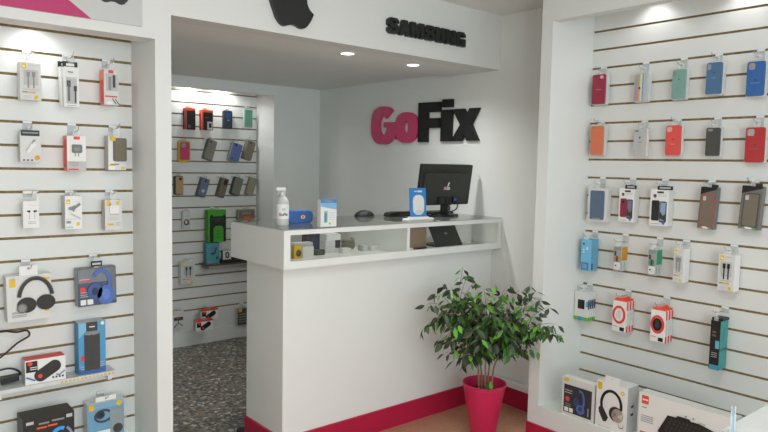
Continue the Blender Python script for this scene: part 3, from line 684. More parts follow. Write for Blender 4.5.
roundcable((1.853,0.671,0.082,0.167,0.085), 'red and white pack with white cable, %s', OW, WHITE, 'the three white round cable packs')
OW = ('front of three by the teal box', 'middle of three by the teal box', 'rear of three by the teal box')
roundcable((1.634,0.661,0.080,0.167,0.085), 'red and white pack with black cable, %s', OW, BLACK, 'the three black round cable packs')
rc = (1.339,0.592,0.046,0.241,0.1)
r, w, h = pack('power_bank_box', 'tall teal and black box alone at the right of the fifth row', 'power bank box', 'R', rc, .085, GRT)
TEAL = cm('#3d938f'); c = Card(w, h, .085, BLACK, TEAL, BLACK); c.fr(.05,.0,.98,.1,cm('#3f93a8')); c.fr(.55,.44,.95,.6,cm('#5fb0bd')); c.lines(.2,.8,(.3,.34,.26),LGREY); c.lines(.2,.6,(.68,.75),cm('#6a5a50'),.04); c.side(1,0,1,.38,.44,cm('#2f6f72')); c.side(1,.45,.5,.6,.85,cm('#2b6b6c')); c.build('carton', r)
mb = MB(); mb.box(-w/2-.002,w/2+.004,-.03,.04,h,h+.012,BLACK); mb.build('header_tab', r)
hang(r, 'R', rc, .085, 15, 'the tall teal and black box', up=.05, w=.02)
# ---- boxes standing on the right plinth
ZP = .151*S
rc = (1.903,0.228,0.195,0.211,0.372)
r, w, h = pack('headphone_box', 'white box with dark picture of blue headphones, on plinth of right niche', 'headphone box', 'N', rc, .05, 'boxes standing on the plinth of the right niche', z0=ZP)
c = Card(w, h, .05, OFFW, LGREY, WHITE); c.fr(.06,.9,.2,.99,YEL); c.fr(.72,.84,.78,.87,YEL); c.fr(.06,.08,.92,.82,cm('#2f3237'))
c.fo(.18,.44,.07,RED); c.lines(.1,.32,(.66,.6),LGREY,.02); c.lines(.12,.3,(.3,.25),GREY,.02); c.fr(.1,.11,.22,.22,WHITE); c.fr(.25,.11,.37,.22,WHITE)
c.fa(.58,.5,.15,.28,.06,-40,110,cm('#4f6aa8')); c.fo(.47,.42,.1,cm('#33466f'),.13); c.fo(.6,.26,.13,cm('#4f6aa8'),.13); c.fo(.6,.28,.06,cm('#33466f'),.07); c.fr(.82,.14,.86,.36,GREY); c.build('carton', r)
rc = (1.710,0.277,0.173,0.197,0.372)
r, w, h = pack('headphone_box', 'white box with black and beige headphones, next to the keyboard box', 'headphone box', 'N', rc, .1, 'boxes standing on the plinth of the right niche', z0=ZP)
c = Card(w, h, .1, WHITE, LGREY, OFFW); c.fr(.04,.82,.18,.98,YEL); c.fo(.84,.86,.06,YEL); c.fo(.84,.86,.03,WHITE)
c.fa(.5,.54,.36,.46,.085,-10,195,BLACK); c.fp([(.1,.42),(.2,.5),(.42,.26),(.36,.16),(.26,.15),(.12,.32)],cm('#2a2a28')); c.fo(.66,.38,.22,cm('#2a2a28'),.22); c.fo(.71,.36,.18,cm('#a39a8c'),.2); c.fp([(.71,.36),(.88,.42),(.84,.28)],cm('#c9c0b2')); c.fp([(.71,.36),(.56,.3),(.6,.44)],cm('#857d72')); c.fo(.84,.17,.08,DGREY); c.fo(.84,.18,.07,WHITE); c.lines(.1,.5,(.04,),LGREY)
c.side(1,.35,.6,.55,.6,BLACK); c.side(1,.35,.6,.38,.43,BLACK); c.build('carton', r)
tab(r, h, .1, .035, WHITE, .08)
rc = (1.344,0.290,0.443,0.186,0.368)
r, w, h = pack('keyboard_box', 'long white box with a black keyboard picture and orange logo patch', 'keyboard box', 'N', rc, .07, 'boxes standing on the plinth of the right niche', z0=ZP)
c = Card(w, h, .07, WHITE, LGREY, OFFW); c.fr(.03,.78,.11,.95,cm('#e2512b')); c.lines(.04,.1,(.85,),WHITE,.03); c.lines(.04,.09,(.7,),GREY,.02); c.lines(.03,.17,(.42,.46,.5,.54),GREY,.012); c.fr(.03,.17,.17,.22,cm('#d9694a')); c.fr(.03,.13,.17,.165,DGREY)
for fx in (.52,.6): c.fo(fx,.78,.01,GREY)
c.fr(.65,.45,.72,.75,LGREY)
c.fp([(.23,.33),(.33,.7),(.66,.72),(.97,.6),(.97,.1),(.3,.2)],cm('#1d1d1d'))
for i in range(5):
    z = .3+i*.075
    for j in range(14):
        xx = .29+.018*i+.042*j+.002*j*(4-i)*.3; c.box(c.X(xx), c.X(xx+.024), -.035-.0004*(c.k+1), -.035, z*h, (z+.055)*h, cm('#333331'))
c.k += 2; c.fp([(.42,.71),(.44,.75),(.56,.75),(.58,.71)],BLACK); c.build('carton', r)

# ------------------------------------------------------------------ back room goods
rc = (2.235,1.810,0.081,0.174,0.06)
def blackorange(rect, label, short, lab):
    r, w, h = pack('screen_protector_box', label, 'protector box', 'B', rect, .06, GB)
    c = Card(w, h, .06, BLACK, cm('#d1452a'), ORG); c.fr(0,.88,1,1,ORG); c.fr(0,0,.08,.88,cm('#d1452a')); c.side(-1,.55,1,0,.85,BLACK)
    if lab: c.fr(.45,.02,.95,.42,LGREY); c.fr(.6,.12,.85,.34,BLACK); c.lines(.2,.55,(.6,),cm('#b04a30'),.02)
    else: c.fo(.35,.15,.14,GREY); c.fo(.35,.15,.09,BLACK); c.lines(.55,.9,(.5,.7,.3),DGREY,.02)
    c.build('carton', r); hang(r, 'B', rect, .06, 3, short, up=.03)
blackorange(rc, 'black box with orange top and orange side, first in back room top row', 'the first black and orange box', 0)
blackorange((2.383,1.813,0.093,0.165,0.06), 'black and orange box with a white corner label, second in back room top row', 'the second black and orange box', 1)
GCB = 'phone cases in the back room'
case('B', (2.579,1.841,0.076,0.144,0.04), .03, 3, 'dark navy phone case in the back room top row', 'the navy phone case', cm('#2d3547'), None, extra=[('r',.2,.55,.8,.85,cm('#2c4a86')),('r',.35,.42,.65,.48,GREY)], group=GCB, packm=DGREY, up=.025)
case('B', (2.772,1.859,0.073,0.147,0.04), .02, 3, 'sea green phone case in the back room top row', 'the sea green phone case', cm('#5d9781'), None, group=GCB, up=.025, packpad=.008)
case('B', (2.190,1.561,0.076,0.142,0.05), .04, 7, 'pink phone case in a yellow pack, back room second row', 'the pink phone case', cm('#b83762'), cm('#8f8a88'), .5, .24, .35, None, group=GCB, packm=cm('#c9a52a'), up=.02, packpad=.012)
TB = R_(17)
case('B', (2.392,1.573,0.076,0.162,0.05), .06, 7, 'tilted taupe phone case with dark edge, back room second row', 'the tilted taupe phone case', cm('#7d7a70'), DGREY, .2, .1, .25, None, group=GCB, ry=TB, packm=cm('#55544e'), up=.02)
case('B', (2.625,1.561,0.089,0.154,0.05), .06, 7, 'tilted periwinkle blue phone case, back room second row', 'the tilted blue phone case', cm('#56699a'), BLACK, .2, .12, .3, None, [('o',.25,.12,.1,DGREY)], group=GCB, ry=TB, packm=cm('#8d948c'), up=.02)
case('B', (2.756,1.581,0.077,0.160,0.05), .06, 7, 'tilted khaki brown phone case at the right end, back room second row', 'the tilted khaki phone case', cm('#746d5b'), DGREY, .2, .12, .4, None, group=GCB, ry=TB, packm=cm('#7d776a'), up=.02)
case('B', (2.144,1.283,0.063,0.142,0.05), .05, 10, 'tan phone case with black edge, back room third row', 'the tan phone case', cm('#a98d63'), BLACK, .35, .16, .62, None, group=GCB, packm=BLACK, up=.02)
case('B', (2.332,1.264,0.070,0.150,0.05), .06, 10, 'tilted slate phone case with pale sticker, back room third row', 'the tilted slate phone case', cm('#5f6d82'), DGREY, .3, .15, .5, None, [('o',.5,.3,.2,LGREY)], group=GCB, ry=TB, packm=cm('#5a4d44'), up=.02)
case('B', (2.507,1.258,0.064,0.157,0.05), .06, 10, 'tilted bronze and black phone case, back room third row', 'the tilted bronze phone case', cm('#6e6350'), BLACK, .5, .3, .6, None, group=GCB, ry=TB, packm=cm('#4a453b'), up=.02)
case('B', (2.642,1.273,0.076,0.147,0.05), .06, 10, 'tilted olive grey phone case with teal edge, back room third row', 'the tilted olive phone case', cm('#6a6d60'), None, group=GCB, ry=TB, packm=cm('#2f4546'), up=.02)
case('B', (2.779,1.271,0.063,0.149,0.05), .04, 10, 'tilted sand coloured phone case at the right end, back room third row', 'the tilted sand phone case', cm('#8b8770'), None, group=GCB, ry=TB, packm=cm('#918d7a'), up=.02)
def smallear(rect, label, short, cc):
    r, w, h = pack('earphone_pack', label, 'earphones', 'B', rect, .03, GB)
    c = Card(w, h, .03, FROST, FROST); c.build('clear_pack', r)
    mb = MB(); mb.prism(arcband(0,.36*h,w*.36,w*.4,.012,0,360), -.022, -.0165, cc); mb.prism(oval(-.004,.38*h,.012,.014), -.0225, -.0165, LGREY); mb.build('earphones', r)
    hang(r, 'B', rect, .03, 13, short, up=.02)
smallear((2.203,0.997,0.064,0.145,0.04), 'small clear pack with rust brown earphones, back room fourth row', 'the rust brown earphones', cm('#7a4632'))
smallear((2.041,1.009,0.058,0.122,0.04), 'small clear pack with black earphones, mostly hidden by the pillar', 'the black earphones', BLACK)
rc = (2.447,0.877,0.163,0.272,0.1)
r, w, h = pack('game_pad_box', 'large green and black box hanging behind the counter end', 'accessory box', 'B', rc, .06, GB)
GRN = cm('#3f9d24'); c = Card(w, h, .06, GRN, cm('#378c22'), GRN); c.fp([(.1,.0),(1,0),(1,.78),(.9,.86),(.8,.8),(.3,.8),(.2,.86),(.1,.8)],cm('#1c1f1a')); c.fr(.2,.62,.9,.74,cm('#2c3a26')); c.fo(.3,.66,.07,BLACK); c.fo(.78,.66,.07,BLACK); c.fp([(.3,0),(.85,0),(.85,.42),(.75,.5),(.4,.5),(.3,.42)],GRN); c.lines(.45,.7,(.34,.24,.14),cm('#2c6a1c'),.02); c.build('carton', r)
hang(r, 'B', rc, .06, 13, 'the large green and black box', up=.02)
rc = (2.749,1.049,0.165,0.092,0.05)
r, w, h = pack('bracelet_box', 'low clear brown box with an orange tag, right end of back slatwall', 'accessory box', 'B', rc, .03, GB)
c = Card(w, h, .03, cm('#8a8172'), cm('#8d8678')); c.fr(.05,.15,.95,.9,cm('#6f675a')); c.fr(.25,.5,.75,.8,cm('#8d7f62')); c.fp([(.28,0),(.78,0),(.7,.3),(.38,.3)],cm('#e05a30')); c.build('carton', r)
hang(r, 'B', rc, .03, 13, 'the low brown clear box', up=.02)
cable_box('B', (2.208,0.536,0.121,0.192,0.06), .05, 17, 'white cable box with yellow corner and black plugs, back room fifth row', 'the back room white cable box', GB, BLACK, up=.02)
r, w, h = pack('blue_pack', 'narrow blue pack peeking out beside the opening, back room', 'accessory pack', 'B', (2.037,0.560,0.056,0.197,0.05), .03, GB)
Card(w, h, .03, cm('#3f86ad'), cm('#3a789c')).build('carton', r); hang(r, 'B', (2.037,0.560,0.056,0.197,0.05), .03, 17, 'the narrow blue pack', up=.02)
# back shelf
ZB = .6953
bs_ = empty('wall_shelf', (2.33, PLANE['B'], ZB), label='dark wooden shelf with a black base on the back slatwall', cat='shelf')
WOOD = cm('#5c4a38', .5); MB().box(0, .62, -.15, 0, -.012, 0, WOOD).build('shelf_board', bs_)
for bx in (.03, .58): MB().box(bx-.01, bx+.01, -.11, 0, -.04, -.012, GREY).build('bracket', bs_)
rc = (2.414,0.670,0.117,0.200,-2.1)
r, w, h = pack('toy_box', 'teal box with a dark figure standing on the back shelf', 'accessory box', 'C', rc, .06, GB, z0=ZB)
c = Card(w, h, .06, cm('#4f9ba5'), cm('#3f7f8c')); c.fo(.6,.72,.22,cm('#5f7ea8')); c.fp([(.25,.5),(.6,.55),(.7,.75),(.8,.8),(.7,.5),(.5,.4)],DGREY); c.fp([(.7,.15),(.85,.2),(.9,.35),(.75,.3)],DGREY); c.lines(.1,.4,(.06,),LGREY,.03); c.build('carton', r)
rc = (2.523,0.676,0.078,0.127,-2.06)
r, w, h = pack('sign_block', 'white block with a black figure 0 on the back shelf', 'sign', 'C', rc, .03, None, z0=ZB)
MB().box(-w/2-.01, w/2+.004, -.03, .03, 0, .032, BLACK).build('black_base', r)
c = Card(w, h-.032, .03, OFFW, DGREY); ob = c.build('block', r); ob.location = (0, 0, .032)
text('figure', '0', .075, .0006, BLACK, r, (0, -.0185, .032+(h-.032)/2-.026), offset=.002)
r = empty('printer', (2.68, PLANE['B']-.078, ZB), label='low black device on the back shelf, half hidden by the counter', cat='device')
mb = MB(); mb.prism([(-.12,0),(.24,0),(.24,.06),(.2,.072),(-.08,.085),(-.12,.07)], -.06, .06, BLACK); mb.build('body', r, bevel=.004)
MB().box(-.1, .2, -.0605, -.058, .02, .03, DGREY).build('paper_slot', r)
# lower packs
rc = (2.125,0.180,0.094,0.138,0.05)
r, w, h = pack('tripod_box', 'white tripod box with yellow dot at the foot of the back slatwall', 'accessory box', 'B', rc, .03, GB)
c = Card(w, h, .03, OFFW, LGREY); c.fo(.1,.86,.1,YEL); c.fr(.12,.42,.95,.62,DGREY); c.fr(.3,.5,.7,.56,cm('#9c5a3a')); c.fr(.48,.25,.56,.42,BLACK); c.fp([(.48,.28),(.56,.28),(.95,.08),(.85,.06)],BLACK); c.fp([(.48,.28),(.56,.28),(.2,.02),(.1,.06)],BLACK); c.build('carton', r)
hang(r, 'B', rc, .03, 20, 'the white tripod box', up=.02)
def redcar(rect, label, z=None):
    r, w, h = pack('car_charger_box', label, 'charger box', 'B', rect, .05, GB)
    c = Card(w, h, .05, WHITE, LGREY, RED); c.fr(0,.85,1,1,RED); c.fr(.05,.35,.3,.8,BLACK); c.fo(.2,.7,.07,RED)
    a = R_(30); y = c.lay(); P = rrect(-.05,.05,-.02,.02,.019)
    c.prism([(x_*math.cos(a)-z_*math.sin(a)+.01, x_*math.sin(a)+z_*math.cos(a)+.42*h) for x_, z_ in P], y, y+.0003, BLACK); c.fo(.42,.25,.06,RED); c.build('carton', r)
    tab(r, h, .05, .022, CLEAR, .03)
    return r
rc = (2.379,0.221,0.153,0.090,0.1)
redcar(rc, 'white and red car charger box, upper one of two low in the back room')
hook('B', rc[0], zB(20), rc[1]+rc[3]+.01, .12, 'the upper car charger box')
rc = (2.302,0.153,0.150,0.089,0.17)
r = redcar(rc, 'white and red car charger box, lower one of two low in the back room')
hook('B', rc[0]+.0, rc[1]+rc[3]+.014, rc[1]+rc[3]+.01, .19, 'the lower car charger box')
rc = (2.726,0.119,0.122,0.148,0.05)
r, w, h = pack('cable_box', 'dark box with a yellow corner low behind the counter', 'cable box', 'B', rc, .03, GB)
c = Card(w, h, .03, cm('#4d4d48'), OFFW); c.fr(.08,.78,.34,.98,YEL); c.lines(.1,.8,(.6,.45,.3,.15),GREY,.06); c.build('carton', r)
hang(r, 'B', rc, .03, 20, 'the dark box with yellow corner', up=.02)

# ------------------------------------------------------------------ counter
XB0, YB0, YB1 = 1.0875*S, 1.7867*S, 2.1505*S
ZT, ZU = (1-.2105)*S, (1-.3405)*S
XL0, YL0, YL1 = 1.1165*S, 1.835*S, 2.085*S
ct = empty('service_counter', (2.5, 3.0, 0), label='white service counter with glass display top and pink kick board', cat='counter')
def rel(x0,x1,y0,y1,z0,z1): return (x0-2.5, x1-2.5, y0-3, y1-3, z0, z1)
MB().box(*rel(XL0, XR-.001, YL0, YL1, 0, ZU), COUNTER).build('base_cabinet', ct, bevel=.002)
m = MB(); m.box(*rel(XL0-.012, XR-.016, YL0-.012, YL0, 0, BBZ), PINK); m.box(*rel(XL0-.012, XL0, YL0, YL1, 0, BBZ), PINK); m.build('kick_board', ct)
tk = .014; x1 = XR-.003
fr = MB()
zA, zB_ = ZU+.038, ZT-.030                       # window edges in the front board
xa, xb, xc, xd = XB0+.038, 1.607*S+.017, 1.627*S+.005, 2.118*S+.03
fr.box(*rel(XB0, x1, YB0, YB0+.02, ZU, zA), COUNTER); fr.box(*rel(XB0, x1, YB0, YB0+.02, zB_, ZT-.006), COUNTER)
fr.box(*rel(XB0, xa, YB0, YB0+.02, zA, zB_), COUNTER); fr.box(*rel(xb, xc, YB0, YB0+.02, zA, zB_), COUNTER); fr.box(*rel(xd, x1, YB0, YB0+.02, zA, zB_), COUNTER)
fr.build('front_frame', ct)
MB().box(*rel(XB0, XB0+tk, YB0+.02, YB1, ZU, ZT-.006), COUNTER).build('side_panel', ct)
MB().box(*rel(x1-tk, x1, YB0+.02, YB1, ZU, ZT-.006), COUNTER).build('side_panel', ct)
MB().box(*rel(XB0+tk, x1-tk, YB0+.02, YB1, ZU, ZU+.014), COUNTER).build('case_floor', ct)
MB().box(*rel(XB0+tk, x1-tk, YB1-.014, YB1, ZU+.014, ZU+.03), COUNTER).build('back_rail', ct)
MB().box(*rel(xb, xc, YB0+.02, YB1-.014, ZU+.014, ZT-.006), COUNTER).build('divider', ct)
for a, b_ in ((xa, xb), (xc, xd)): MB().box(*rel(a, b_, YB0+.006, YB0+.010, zA, zB_), GLASS).build('front_glass', ct)
MB().box(*rel(XB0-.003, x1, YB0-.003, YB1, ZT-.006, ZT), TOPGLASS).build('top_glass', ct)

# ---- inside the display case
ZI = ZU+.014
def ibox(name, label, cat, x, y, w, h, t, m, ms=None, decor=None, rz=0, z=None, part='carton'):
    r = empty(name, (x, y, ZI if z is None else z), rz, label=label, cat=cat, group='goods inside the glass display case')
    c = Card(w, h, t, m, ms); 
    if decor: decor(c)
    c.build(part, r)
    return r
ibox('accessory_box', 'yellow and black pack at the left end inside the display case', 'accessory pack', 1.905, 3.0, .046, .072, .03, YEL, cm('#b89a25'), lambda c: c.fo(.6,.4,.35,cm('#3b342c'),.42).fo(.55,.42,.12,cm('#a04a30')))
ibox('accessory_box', 'white cube box beside the yellow pack inside the display case', 'accessory box', 1.985, 3.03, .072, .056, .05, WHITE, OFFW)
ibox('accessory_box', 'flat white box lying behind the white cube inside the display case', 'accessory box', 2.015, 3.12, .12, .068, .05, OFFW, WHITE)
ibox('accessory_box', 'small black and green box inside the display case', 'accessory box', 2.085, 3.06, .064, .028, .05, cm('#35372d'), DGREY, lambda c: c.fr(.2,.3,.8,.7,cm('#5a6b3a')))
wb = ibox('accessory_box', 'white box under another white box in the display case middle', 'accessory box', 2.187, 3.11, .068, .072, .06, OFFW, OFFW, lambda c: c.lines(.1,.9,(.5,),LGREY,.03))
ibox('accessory_box', 'wide white box lying on top of another in the display case', 'accessory box', 2.21, 3.115, .1, .036, .07, WHITE, WHITE, z=ZI+.0722)
ibox('accessory_box', 'small low white box at the front of the display case', 'accessory box', 2.265, 3.045, .06, .028, .04, WHITE, OFFW)
r = empty('coiled_cable', (2.345, 3.12, ZI), label='coiled grey brown cable inside the display case', cat='cable', group='goods inside the glass display case')
mb = MB(); pts = [(.042*math.cos(t*.5)*(1-.004*t), .03*math.sin(t*.5), .012+.0011*t) for t in range(52)]; mb.tube(pts, .008, cm('#7d7466'), 8); mb.build('cable_coil', r, smooth=True)
ibox('accessory_box', 'upright pale box, first of the pair near the case divider', 'accessory box', 2.41, 3.06, .036, .034, .05, OFFW, LGREY)
ibox('accessory_box', 'flat white box, second of the pair near the case divider', 'accessory box', 2.485, 3.04, .085, .026, .05, WHITE, OFFW)
ibox('phone', 'black phone lying flat near the case divider', 'phone', 2.59, 3.0, .11, .012, .06, BLACK, DGREY, part='body')
ibox('accessory_box', 'large dark navy box at the back of the display case', 'accessory box', 2.255, 3.27, .25, .125, .05, cm('#2f3a55'), DGREY, lambda c: c.fr(0,0,.16,1,cm('#2c2e2a')).fr(.86,0,1,1,cm('#2c2e2a')))
ibox('accessory_box', 'plain brown cardboard box right of the case divider', 'cardboard box', 2.815, 3.06, .15, .125, .1, cm('#a58a72'), cm('#8f7862'))
r = empty('laptop', (3.04, 3.0, ZI), label='black laptop standing half open inside the display case', cat='laptop', group='goods inside the glass display case')
mb = MB(); mb.box(-.125, .115, -.004, .004, 0, .15, cm('#262725')); lid = mb.build('lid', r, bevel=.002, rot=(R_(-32),0,0), loc=(0,-.055,.004))
MB().box(-.125, .115, -.06, .1, 0, .012, cm('#1e1f1e')).build('base', r, bevel=.002)
mb = MB(); mb.prism(oval(0,0,.014,.007), -.001, .001, GREY); mb.build('badge', lid, loc=(0,-.0045,.085))
ibox('accessory_box', 'small black adapters lying before the cardboard box', 'adapter', 2.76, 2.93, .09, .012, .03, BLACK, DGREY, part='body')

# ---- things on the counter top
def topthing(name, label, cat, rect): 
    u, z, w, h, d = rect
    return empty(name, at('C', u, d, ZT), label=label, cat=cat), w, h
r, w, h = topthing('spray_bottle', 'clear spray bottle with a white label at the left end of the counter', 'bottle', (1.804,1.230,0.076,0.195,0.02))
R0 = .033; r.rotation_euler = (0, 0, R_(-24))
mb = MB(); mb.lathe([(0,.001),(R0*.95,.001),(R0,.008),(R0,.115),(R0*.97,.125),(R0*.75,.143),(.014,.152),(.013,.165),(0,.165)], FROST); mb.build('bottle', r, smooth=True)
mb = MB(); mb.lathe([(R0+.0006,.035),(R0+.0006,.112)], WHITE); mb.build('label_wrap', r, smooth=True)
mb = MB(); mb.lathe([(0,.163),(.0145,.163),(.0145,.176),(.009,.180),(.009,.186),(0,.186)], FROST, 18); mb.box(-.03,.016,-.007,.007,.183,.2,FROST); mb.box(-.034,-.028,-.004,.004,.186,.196,WHITE); mb.tube([(-.012,0,.184),(-.024,0,.168),(-.026,0,.158)], .003, FROST); mb.build('spray_head', r)
for s_, cc, x0 in (('Go', SIGNPINK, -.011), ('Fix', DGREY, .0135)):
    t_ = text('printed_name', s_, .021, .0004, cc, r, (x0, 0, .052), offset=.0008)
    for v in t_.data.vertices:
        X = v.co.x + x0; a = X/(R0+.001); rr = R0+.0009
        v.co.x = rr*math.sin(a) - x0; v.co.y = -rr*math.cos(a)
mb = MB()
for k_ in range(8): a0 = k_/8*5.2; mb.box(.002+.006*math.cos(a0)-.0015,.002+.006*math.cos(a0)+.0015,-R0-.0012,-R0+.001,.083+.006*math.sin(a0)-.0015,.083+.006*math.sin(a0)+.0015,DGREY if k_<5 else SIGNPINK)
mb.build('printed_emblem', r)
r, w, h = topthing('pouch', 'rounded blue case with a small red badge behind the spray bottle', 'case', (1.946,1.220,0.156,0.071,-0.04))
mb = MB(); mb.prism(rrect(-w/2, w/2, 0, h, h*.38), -.025, .025, cm('#2f63b5')); mb.build('shell', r, bevel=.006)
mb = MB(); mb.prism(rrect(-w/2+.008, w/2-.008, .012, h-.008, h*.3), -.0265, -.024, cm('#3a6398')); mb.build('front_panel', r)
mb = MB(); mb.prism(oval(.008,h*.5,.014,.010), -.0275, -.0265, cm('#e3d3cc')); mb.prism(oval(.008,h*.5,.009,.006), -.028, -.0275, ORG); mb.build('badge', r)
r, w, h = topthing('small_box', 'upright white and blue small box on the counter top', 'box', (1.971,1.226,0.101,0.142,0.19))
c = Card(w, h, .03, WHITE, OFFW, cm('#3f86c4')); c.fp([(0,.75),(1,.62),(1,1),(0,1)],cm('#7fb6dc')); c.fr(0,.88,1,1,cm('#3f80bd')); c.fr(.2,.91,.75,.97,cm('#8d8f88')); c.fr(.2,.15,.42,.58,cm('#7fb3ba')); c.fr(.25,.2,.36,.5,cm('#4f8f98')); c.lines(.5,.9,(.5,.42,.34,.26),LGREY); c.fo(.55,.12,.06,YEL); c.build('carton', r)
r, w, h = topthing('computer_mouse', 'black rounded computer mouse on the glass counter top', 'mouse', (2.577,1.222,0.142,0.038,-0.26))
mb = MB(); P = [(w/2*math.cos(R_(a)), h*math.sin(R_(a))**.8 if a not in (0,180) else 0) for a in range(0,181,12)]
vs = []
mb.ell((0,0,.002),(w/2,.05,h*.98),MATTE,28,14)
for i, v in enumerate(mb.v): mb.v[i] = (v[0], v[1], max(v[2], 0))
mb.build('shell', r, smooth=True)
MB().box(-.002,.002,-.052,-.03,.004,.016,DGREY).build('scroll_wheel', r)
r, w, h = topthing('barcode_scanner', 'flat black gadget lying between mouse and blue card stand', 'gadget', (2.785,1.222,0.241,0.032,-0.15))
mb = MB(); mb.prism([(-w/2,.004),(-w/2+.02,0),(w/2,0),(w/2,h*.9),(-w/2+.06,h),(-w/2+.01,h*.8)], -.03, .03, MATTE); mb.build('body', r, bevel=.004)
mb = MB(); mb.prism(rrect(-.03,.05,h*.25,h*.6,.003), -.031, -.029, DGREY); mb.build('grip', r)
r, w, h = topthing('card_stand', 'blue upright card stand with white panel on a white foot', 'stand', (2.720,1.242,0.132,0.177,0.09))
mb = MB(); mb.flat([(-w*.9,-.035),(w*.75,-.035),(w*.95,.0),(w*.75,.035),(-w*.7,.035),(-w*.98,.0)], 0, .008, WHITE); mb.flat([(-w*.55,-.018),(w*.55,-.018),(w*.55,.018),(-w*.55,.018)], .008, .018, WHITE); mb.build('foot', r, bevel=.002)
c = Card(w, h, .006, cm('#3287cc'), cm('#2b5fb0')); y = c.lay(); c.prism(rrect(-w*.33, w*.37, .07*h, .76*h, w*.28), y, y+.0003, WHITE); c.fr(.26,.86,.42,.9,WHITE); c.fr(.46,.85,.75,.91,WHITE); c.lines(.28,.8,(.2,.16,.12),LGREY,.014); c.build('card', r, loc=(0,0,.016), rot=(R_(-4),0,0))
# monitor seen from behind
rc = (3.037,1.300,0.465,0.266,0)
u, z, w, h, d = rc
r = empty('monitor', (u, 3.0, ZT), label='black computer monitor seen from behind on the counter', cat='monitor')
mb = MB(); mb.prism(rrect(-w/2, w/2, 0, h, .008), 0, .022, cm('#262723'), BLACK); mb.prism(rrect(-w/2+.03, w/2-.04, .02, h*.8, .02), -.008, 0, cm('#2c2d29')); mb.box(-w*.1,w*.22,-.004,-.001,h*.8,h*.86,BLACK); sh_ = mb.build('screen_housing', r, bevel=.002, loc=(0,.01,z-ZT), rot=(R_(8),0,0))
o = MB().box(-w/2+.012, w/2-.012, .0222, .0228, .012, h-.012, cm('#0b0d10', .2)).build('screen', sh_)
hz = (z-ZT)
mb = MB(); mb.flat(oval(.02,.03,.12,.075,32), 0, .012, BLACK); mb.build('base', r, bevel=.003)
mb = MB(); mb.box(.0,.05,.02,.04,.01,hz+.05,BLACK); mb.box(.06,.075,.02,.035,.01,hz+.02,GREY); mb.build('neck', r)
mb = MB(); mb.box(-.07,-.02,-.03,-.018,.012,.052,BLACK); mb.box(-.015,.04,-.032,-.018,.0,.05,MATTE); mb.box(.06,.1,-.03,-.018,.01,.052,BLACK); mb.build('port_cover', r, loc=(0,.012,hz))
mb = MB(); mb.box(.07,.086,-.034,-.028,.026,.046,cm('#3358c0')); o = mb.build('blue_connector', r, loc=(0,.012,hz))
mb = MB()
mb.tube(smoothpts([(.078,-.02,hz+.03),(.09,-.03,hz),(.085,-.02,hz-.03),(.05,0,.03),(-.02,.01,.02),(-.1,.02,.016)]), .004, BLACK); mb.tube(smoothpts([(-.04,-.01,hz+.02),(-.06,-.03,hz-.015),(-.02,-.02,.03),(.04,0,.02)]), .004, BLACK); mb.tube(smoothpts([(0,-.01,hz+.01),(.02,-.03,hz-.02),(-.03,-.02,.04),(-.12,.0,.018)]), .004, BLACK); mb.build('cables', r, smooth=True)
mb = MB(); mb.prism([(.004,.02),(.012,.02),(.022,.05),(.012,.048)], -.011, -.008, WHITE); mb.prism(rrect(-.025,.002,.0,.02,.006), -.011, -.008, cm('#d884b0')); mb.prism(rrect(.003,.03,.0,.018,.005), -.011, -.008, LGREY); mb.build('emblem', sh_, loc=(0,0,h*.38))
r = empty('keyboard', (3.08, 3.21, ZT), label='black keyboard lying in front of the monitor screen', cat='keyboard')
mb = MB(); mb.box(-.2,.2,-.06,.06,0,.014,BLACK); mb.build('body', r, bevel=.003)
mb = MB()
for i in range(14):
    for j in range(4): mb.box(-.19+i*.027,-.168+i*.027,-.05+j*.026,-.029+j*.026,.014,.02,DGREY)
mb.build('keys', r)

# ------------------------------------------------------------------ plant
PX, PY = 2.786, 2.397
pl = empty('potted_ficus', (PX, PY, 0), label='leafy green ficus in a tall pink tapered pot beside the counter', cat='potted plant')
mb = MB(); zr = .333
mb.lathe([(0,0),(.064,0),(.067,.004),(.119,zr-.02),(.1235,zr-.018),(.1245,zr),(.117,zr),(.113,zr-.04),(.108,zr-.06)], POT, 48); mb.build('pot', pl, smooth=True)
mb = MB(); mb.lathe([(0,zr-.052),(.05,zr-.05),(.109,zr-.058)], SOIL, 32); mb.build('soil', pl)
RX = Vector((.766,-.642,0)); TX = Vector((-.642,-.766,0))
def loc3(r_, d_, z_): return RX*r_ + TX*d_ + Vector((0,0,z_))
def okp(p):
    X, Y = p.x+PX, p.y+PY
    if X > XR-.05: return False
    if Y > YB0-.05: return False
    if X > XF-.035 and Y < 1.428*S+.03: return False
    return True
LEAF = [mat('leaf_dark', '#26381f', .45, var=.2), mat('leaf_mid', '#31502a', .42, var=.2), mat('leaf_green', '#4a7d2c', .4, var=.15), mat('leaf_bright', '#63a533', .4, var=.15)]
stems = [(-.03,.01,.62,-.05),(.0,.02,.66,.0),(.02,-.01,.64,.03),(.035,.015,.6,.09),(-.01,-.02,.7,-.12)]
tops = []
for bx, by, zt, lean in stems:
    P = smoothpts([(bx, by, zr-.06), (bx*1.2+lean*.1, by, zr+.1), (bx+lean*.6, by*1.5, .5), (bx+lean*1.3, by*2, zt)])
    mb = MB(); n = len(P); mb.tube([tuple(RX*p.x + TX*p.y + Vector((0,0,p.z))) for p in P], [.006-.003*i/n for i in range(n)], BARK, 7); mb.build('stem', pl, smooth=True)
    tops += [P[int(n*f)] for f in (.45, .6, .75, .9)] + [P[-1]]
fol = MB(); tw = MB()
rng = random.Random(11)
